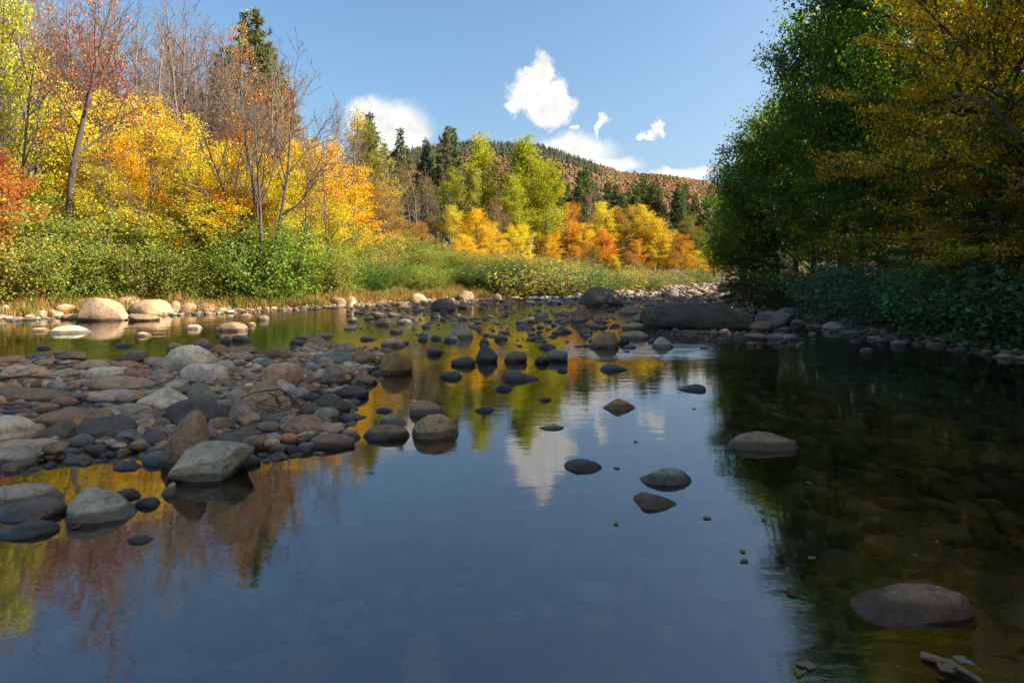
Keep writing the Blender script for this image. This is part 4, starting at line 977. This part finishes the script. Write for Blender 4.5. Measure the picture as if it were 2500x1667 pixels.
for x, y, h, k, w, lab in [(12.8, 23.2, 11.5, 'bank_maple', 0.95, 'green tree set back between two taller ones over the broken boulder'), (12.4, 26.6, 8.0, 'bank_maple', 1.1, 'bushy green tree set back behind the blocky reddish boulder'), (12.9, 17.0, 9.0, 'beech_gold', 0.85, 'golden tree set back above the gravel shore'), (12.0, 20.0, 8.5, 'bank_maple', 1.1, 'rounded green tree set back above the pale blue-grey slab'), (11.9, 29.6, 6.4, 'bank_maple', 1.2, 'low spreading green tree over the cluster of dark slabs'), (12.6, 14.6, 8.6, 'beech_gold', 0.9, 'amber tree set back under the tallest golden one'), (12.9, 34.0, 5.6, 'bank_maple', 1.2, 'lowest spreading tree where the river bends out of sight'), (11.6, 10.6, 9.0, 'beech_gold', 0.8, 'golden tree standing behind the bent-limbed one'), (11.0, 13.2, 10.5, 'beech_gold', 0.8, 'golden tree leaning out above the leafy shore shrubs'), (10.9, 14.6, 9.0, 'beech_gold', 0.75, 'rust-gold tree over the widest part of the leafy shore'), (11.9, 3.8, 15, 'bank_maple', 0.9, 'green tree beside the nearest open pool water'), (11.7, 0.6, 15, 'bank_maple', 0.9, 'green tree beside the viewpoint on the shaded bank'), (12.3, 7.4, 14.5, 'bank_maple', 0.85, 'green tree between the golden ones and the viewpoint')]:
    rb(k, x, y, h, W0, lab, width=w)
for x, y, h, w in [(13.6, 33.5, 7.2, 1.0), (13.2, 29.8, 9.0, 1.0), (14.2, 26.5, 10.5, 1.0), (14.0, 23.0, 11.5, 1.05), (14.0, 19.8, 12, 1.05), (13.6, 17.0, 13, 1.05), (13.8, 14.5, 12.5, 1.05), (14.5, 11.0, 13, 1.05), (15, 8.0, 15.5, 1.05), (16, 4, 16, 1.1), (16.2, 16, 13, 1.1), (16.5, 21, 13.5, 1.1), (16.8, 26, 12.0, 1.1), (17.2, 12.8, 14, 1.1), (16, 31, 9.5, 1.0), (18, 9, 16.5, 1.1), (16.5, 0, 16, 1.1), (17, -5, 16, 1.1), (13.9, 4.0, 15, 1.05), (14.1, 1.0, 15, 1.05), (13.9, 6.6, 14.5, 1.05), (14.2, -1.8, 15, 1.05), (13.6, 9.3, 13.5, 1.0)]:
    rb('hemlock', x, y, h * (0.60 if y > 10.5 else 1.0), HEML, ('dark drooping hemlock directly behind the leafy trees, ' if x < 15.5 else 'dark drooping hemlock high on the shaded slope, ') + ('by the golden trees' if y < 17 else ('by the green trees' if y < 27 else 'by the river bend')), width=w)
for x, y, h, k, c, lab in [(10.9, 26.6, 4.6, 'hemlock', HEML, 'young hemlock with branches low over the blocky reddish boulder'), (11.4, 30.5, 4.8, 'hemlock', HEML, 'young hemlock at the corner where the river bends'), (10.6, 22.4, 4.0, 'beech_green', W0, 'young green tree leaning over the brown boulder under the branches'),
      (10.3, 19.0, 3.6, 'beech_gold', W0, 'young golden-leaved sapling above the gravel shore'), (11.2, 16.6, 4.6, 'beech_green', W0, 'green sapling behind the leafy shore shrubs'), (11.6, 14.2, 4.4, 'beech_gold', W0, 'reddish-gold sapling above the leafy shore shrubs'), (11.4, 12.2, 4.2, 'beech_green', W0, 'low green sapling beside the bent-limbed tree')]:
    plant(k, x, y, h, c, lab, None, width=1.25)
for i, (x, y) in enumerate([(10.1, 13.0), (10.9, 13.2), (10.0, 14.2), (10.7, 14.8), (9.5, 15.4), (10.3, 16.2), (11.3, 14.3), (9.8, 17.4), (10.6, 18.0), (11.6, 12.6), (10.7, 11.9), (10.9, 19.8), (11.4, 11.0)]):
    plant('broad_shrub', x, y, prnd.uniform(1.1, 1.7), prnd.choice([(0.10, 0.20, 0.09), (0.12, 0.23, 0.07), (0.13, 0.22, 0.11)]), 'bluish-green leafy shrub of the shaded shore, ' + ('at the water edge' if x < 10.4 else 'up the slope under the branches'), 'leafy shrubs of the shaded shore', width=1.25)
for i, (x, y) in enumerate([(10.9, 21.0), (11.2, 23.3), (11.6, 25.4), (12.0, 27.6), (12.4, 30.0), (12.6, 32.4), (13.6, 35), (11.9, 22.2), (12.2, 24.6)]):
    plant('low_shrub', x, y, prnd.uniform(0.9, 1.5), prnd.choice([(0.05, 0.085, 0.02), (0.09, 0.11, 0.02)]), 'dark low undergrowth shrub beneath the hemlocks', 'undergrowth of the shaded bank', width=1.4)

# ------------------------------------------------------------------ grass, wood, leaves
def grass(name, L, side, i0, i1, lo, hi, n, hgt, pal, label):
    r = np.random.default_rng(n); P = bankstrip(L, side, i0, i1, lo, hi)(n // 14); P = np.repeat(P, 14, 0) + r.normal(0, 0.09, (len(P) * 14, 2)); n = len(P); g = ground(P[:, 0], P[:, 1])
    h = hgt * r.uniform(0.5, 1.3, n) * np.clip(0.75 + 0.9 * hnoise(P[:, 0], P[:, 1], 2.2, 41), 0.25, 1.6); a = r.uniform(0, 6.283, n); ln = r.uniform(0.1, 0.6, n) * h; w = 0.012
    b = np.stack([P[:, 0], P[:, 1], g - 0.02], 1); s = np.stack([np.cos(a), np.sin(a), 0 * a], 1); o = np.stack([-np.sin(a), np.cos(a), 0 * a], 1)
    mid = b + o * (ln * 0.35)[:, None] + np.stack([0 * h, 0 * h, h * 0.6], 1); tip = b + o * ln[:, None] + np.stack([0 * h, 0 * h, h], 1)
    V = np.stack([b - s * w, b + s * w, mid + s * w * 0.8, mid - s * w * 0.8, tip], 1).reshape(-1, 3); k = np.arange(n)[:, None] * 5
    col = np.array(pal)[r.integers(0, len(pal), n // 14 + 1)].repeat(14, 0)[:n] * r.uniform(0.7, 1.25, (n, 1))
    me = make_mesh(name, V, [k + np.array([[0, 1, 2, 3]]), k + np.array([[3, 2, 4]])], smooth=False, mat=M_grass, color=np.repeat(col, 5, 0)); tag(obj(name, me), label, 'grass', kind='stuff')
grass('bank_grass', LB, 1, 2, 8, 0.1, 2.2, 36000, 0.45, [(0.38, 0.23, 0.07), (0.42, 0.20, 0.05), (0.36, 0.27, 0.09), (0.28, 0.26, 0.06), (0.20, 0.22, 0.04)], 'dry amber grass fringing the sunlit bank below the shrubs')
grass('shore_grass', RB, -1, 4, 9, 0.4, 2.0, 14000, 0.30, [(0.10, 0.14, 0.03), (0.14, 0.15, 0.03), (0.20, 0.16, 0.04)], 'green and straw grass on the shaded shore')
def birch_material():
    m, N, nt = mat('birch_bark'); t = N('ShaderNodeTexCoord'); mp = N('ShaderNodeMapping', {0: t.outputs['Object'], 3: (5.0, 0.5, 0.5)})
    nz = N('ShaderNodeTexNoise', {'Vector': mp.outputs[0], 'Scale': 2.4, 'Detail': 4.0}); c = ramp(N, nz.outputs[0], [(0.44, (0.05, 0.045, 0.04)), (0.52, (0.55, 0.60, 0.56)), (0.75, (0.78, 0.76, 0.72))])
    p = N('ShaderNodeBsdfPrincipled', {'Base Color': c, 'Roughness': 0.7}); N('ShaderNodeOutputMaterial', {0: p.outputs[0]}); return m
M_birch = birch_material()
def wood(name, paths, material, label, cat, parts=None):
    x0, y0, z0 = paths[0][0][0]; root = bpy.data.objects.new(name, None); COL.objects.link(root); root.location = (x0, y0, z0); tag(root, label, cat)
    for i, (pts, rads, pn) in enumerate(paths):
        P = np.array(pts, float) - (x0, y0, z0); tt = np.linspace(0, 1, len(P)); t2 = np.linspace(0, 1, max(6, len(P) * 3)); Q = np.stack([np.interp(t2, tt, P[:, k]) for k in range(3)], 1)
        Q[1:-1] += np.random.default_rng(i + len(pts)).normal(0, rads[0] * 0.12, (len(Q) - 2, 3)); a = Acc(); a.tube(Q, np.interp(t2, [0, 1], rads), 9 if rads[0] > 0.05 else 5)
        k = 9 if rads[0] > 0.05 else 5; a.add(np.concatenate([a.v[0][:k], a.v[0][-k:]])); me = make_mesh(pn, np.concatenate(a.v), [np.concatenate(a.q), np.array([np.arange(k)[::-1] + len(a.v[0]), np.arange(k) + len(a.v[0]) + k])], mat=material); obj(pn, me, root)
    return root
def w3(px, py, dz=0.0):
    x, y, z = hit(px, py); return (x, y, z + dz)
p0, p1 = np.array(w3(1290, 733, 0.09)), np.array(w3(1592, 727, 0.10)); p1[1] = p0[1] + 1.3; p1[0] = (1592 - CX) / F * p1[1]; p1[2] = p0[2] + 0.06
lp = lambda t: tuple(p0 + (p1 - p0) * t)
wood('birch_log', [([lp(0), lp(0.3), lp(0.6), lp(0.85), lp(1)], (0.095, 0.045), 'trunk'), ([lp(0.9), tuple(np.array(lp(0.97)) + (0.05, 0, 0.25)), tuple(np.array(lp(1.0)) + (0.35, 0.1, 0.34))], (0.03, 0.012), 'branch'), ([lp(0.98), tuple(np.array(lp(1)) + (0.8, 0.1, -0.02)), tuple(np.array(lp(1)) + (1.7, -0.3, -0.06))], (0.045, 0.02), 'branch')],
     M_birch, 'fallen white birch log with black bands lying under the big dark boulder', 'log')
wood('driftwood_branch', [([w3(0, 941, 0.08), w3(60, 938, 0.10), w3(136, 938, 0.07)], (0.022, 0.010), 'stem'), ([w3(60, 938, 0.10), w3(95, 934, 0.14)], (0.010, 0.006), 'twig')], M_bark, 'thin dark stick lying across the cobbles beside the tan humped boulder', 'stick')
b0 = w3(735, 1010, 0.06)
tw = [([b0, (b0[0] - 0.15, b0[1] - 0.12, b0[2] + 0.22), (b0[0] - 0.42, b0[1] - 0.2, b0[2] + 0.20), (b0[0] - 0.62, b0[1] - 0.25, b0[2] + 0.10)], (0.011, 0.005), 'stem')]
rr = random.Random(4)
for i in range(13):
    st = (b0[0] - rr.uniform(-0.1, 0.35), b0[1] - rr.uniform(0.0, 0.2), b0[2] + rr.uniform(0.02, 0.2)); e = (st[0] + rr.uniform(-0.28, 0.28), st[1] + rr.uniform(-0.2, 0.05), st[2] + rr.uniform(-0.14, 0.18)); mdl = tuple((a + b) / 2 + rr.uniform(-0.03, 0.03) for a, b in zip(st, e)); tw.append(([st, mdl, e], (0.006, 0.003), 'twig'))
wood('dry_branch', tw, M_bark, 'tangle of dry dark twigs caught against the peaked tan boulder', 'branch')
wood('dead_stem', [([(11.5, 23.8, float(ground(11.5, 23.8)[0]) - 0.05), (10.9, 24.2, 1.9), (10.55, 24.5, 2.5)], (0.07, 0.05), 'trunk')], M_bark_pale, 'short pale dead stem leaning out of the shade above the brown boulder', 'dead stem')
wood('bent_limb', [([(11.3, 12.3, float(ground(11.3, 12.3)[0]) - 0.1), (11.0, 12.35, 2.4), (10.6, 12.4, 3.8), (10.1, 12.5, 4.6), (9.7, 12.5, 5.0), (9.1, 12.6, 5.25)], (0.07, 0.035), 'trunk'), ([(10.1, 12.5, 4.6), (9.9, 12.4, 5.2), (9.5, 12.3, 5.6)], (0.03, 0.012), 'branch'), ([(9.7, 12.5, 5.0), (9.3, 12.7, 5.05), (8.7, 12.8, 5.5)], (0.025, 0.01), 'branch')], M_bark_pale, 'crooked pale dead limb hanging across the dark trees of the shaded bank', 'limb')

def leaf_obj(px, py, size, col, label, z=None, ang=0.0):
    d = F * (CAMH - 0.006) / (py - HZ); x = (px - CX) / F * d
    zz = 0.006 if z is None else z
    if z is not None: d = F * (CAMH - z) / (py - HZ); x = (px - CX) / F * d
    o8 = 0.55 * np.array([(0, -0.6), (-0.35, -0.35), (-0.55, 0.05), (-0.22, 0.1), (-0.3, 0.45), (0, 0.75), (0.3, 0.45), (0.22, 0.1), (0.55, 0.05), (0.35, -0.35)]) * size
    V = np.column_stack([o8, np.abs(o8[:, 0]) * 0.08]); c = np.array([[0, 0, 0.0]]); V = np.concatenate([V, c]); T = [[i, (i + 1) % 10, 10] for i in range(10)]
    Vb = V.copy(); Vb[:, 2] -= 0.003; me = make_mesh('fallen_leaf', np.concatenate([V, Vb]), [np.array(T), np.array(T)[:, ::-1] + 11], smooth=False, mat=M_leaf)
    o = obj('fallen_leaf', me, None, (x, d, zz), col); o.rotation_euler = (0, 0, ang); tag(o, label, 'leaf', 'fallen leaves on the water'); return o
for i, (px, py, sz, c, lab) in enumerate([(1932, 1448, 0.09, (0.25, 0.06, 0.04), 'dark red leaf floating beside the cracked wet boulder'), (1970, 1622, 0.10, (0.42, 0.34, 0.24), 'buff curled leaf floating in the rippled corner of the pool'), (1950, 1641, 0.06, (0.45, 0.26, 0.06), 'small amber leaf next to the buff curled one'),
      (2350, 1610, 0.10, (0.40, 0.38, 0.34), 'whitish leaf on the drowned amber boulder'), (2310, 1628, 0.11, (0.40, 0.28, 0.20), 'brown leaf under the strip of bark'), (2275, 1433, 0.08, (0.38, 0.32, 0.30), 'pale leaf stuck on top edge of the cracked wet boulder'),
      (2324, 1045, 0.05, (0.4, 0.25, 0.03), 'yellow leaf floating in the dark tree reflection'), (2455, 882, 0.10, (0.45, 0.3, 0.04), 'yellow leaf drifting near the leafy shore'), (2310, 1094, 0.04, (0.6, 0.58, 0.52), 'pale speck of a leaf alone on the dark reflection'), (1985, 872, 0.07, (0.5, 0.5, 0.5), 'pale leaf drifting in the dark inlet'), (187, 1285, 0.10, (0.30, 0.10, 0.05), 'rust-brown leaf caught at the foot of the pear-shaped boulder'), (530, 1050, 0.10, (0.6, 0.28, 0.03), 'orange leaf lying among the stones by the upright leaning stone')]):
    leaf_obj(px, py, sz, c, lab, 0.03 if py in (1610, 1628) else (0.16 if py == 1433 else None), i * 1.3)
lr = random.Random(9)
for i in range(16):
    leaf_obj(lr.uniform(1500, 2450), lr.uniform(880, 1400), lr.uniform(0.05, 0.08), lr.choice([(0.5, 0.3, 0.04), (0.42, 0.2, 0.04), (0.35, 0.3, 0.2)]), 'tiny fallen leaf adrift on the still pool by the tree reflection', None, i)
x0, y0 = at(2250, 1592, 0.02); x1, y1 = at(2395, 1655, 0.02)
wood('bark_strip', [([(x0, y0, 0.01), ((x0 + x1) / 2, (y0 + y1) / 2, 0.03), (x1, y1, 0.01)], (0.016, 0.010), 'strip')], bark_material('bark_red', (0.12, 0.06, 0.04), (0.33, 0.18, 0.12), 12), 'strip of reddish bark floating over the drowned amber boulder', 'bark')
print('tris', sum(len(m.polygons) for m in bpy.data.meshes), 'objects', len(bpy.data.objects))
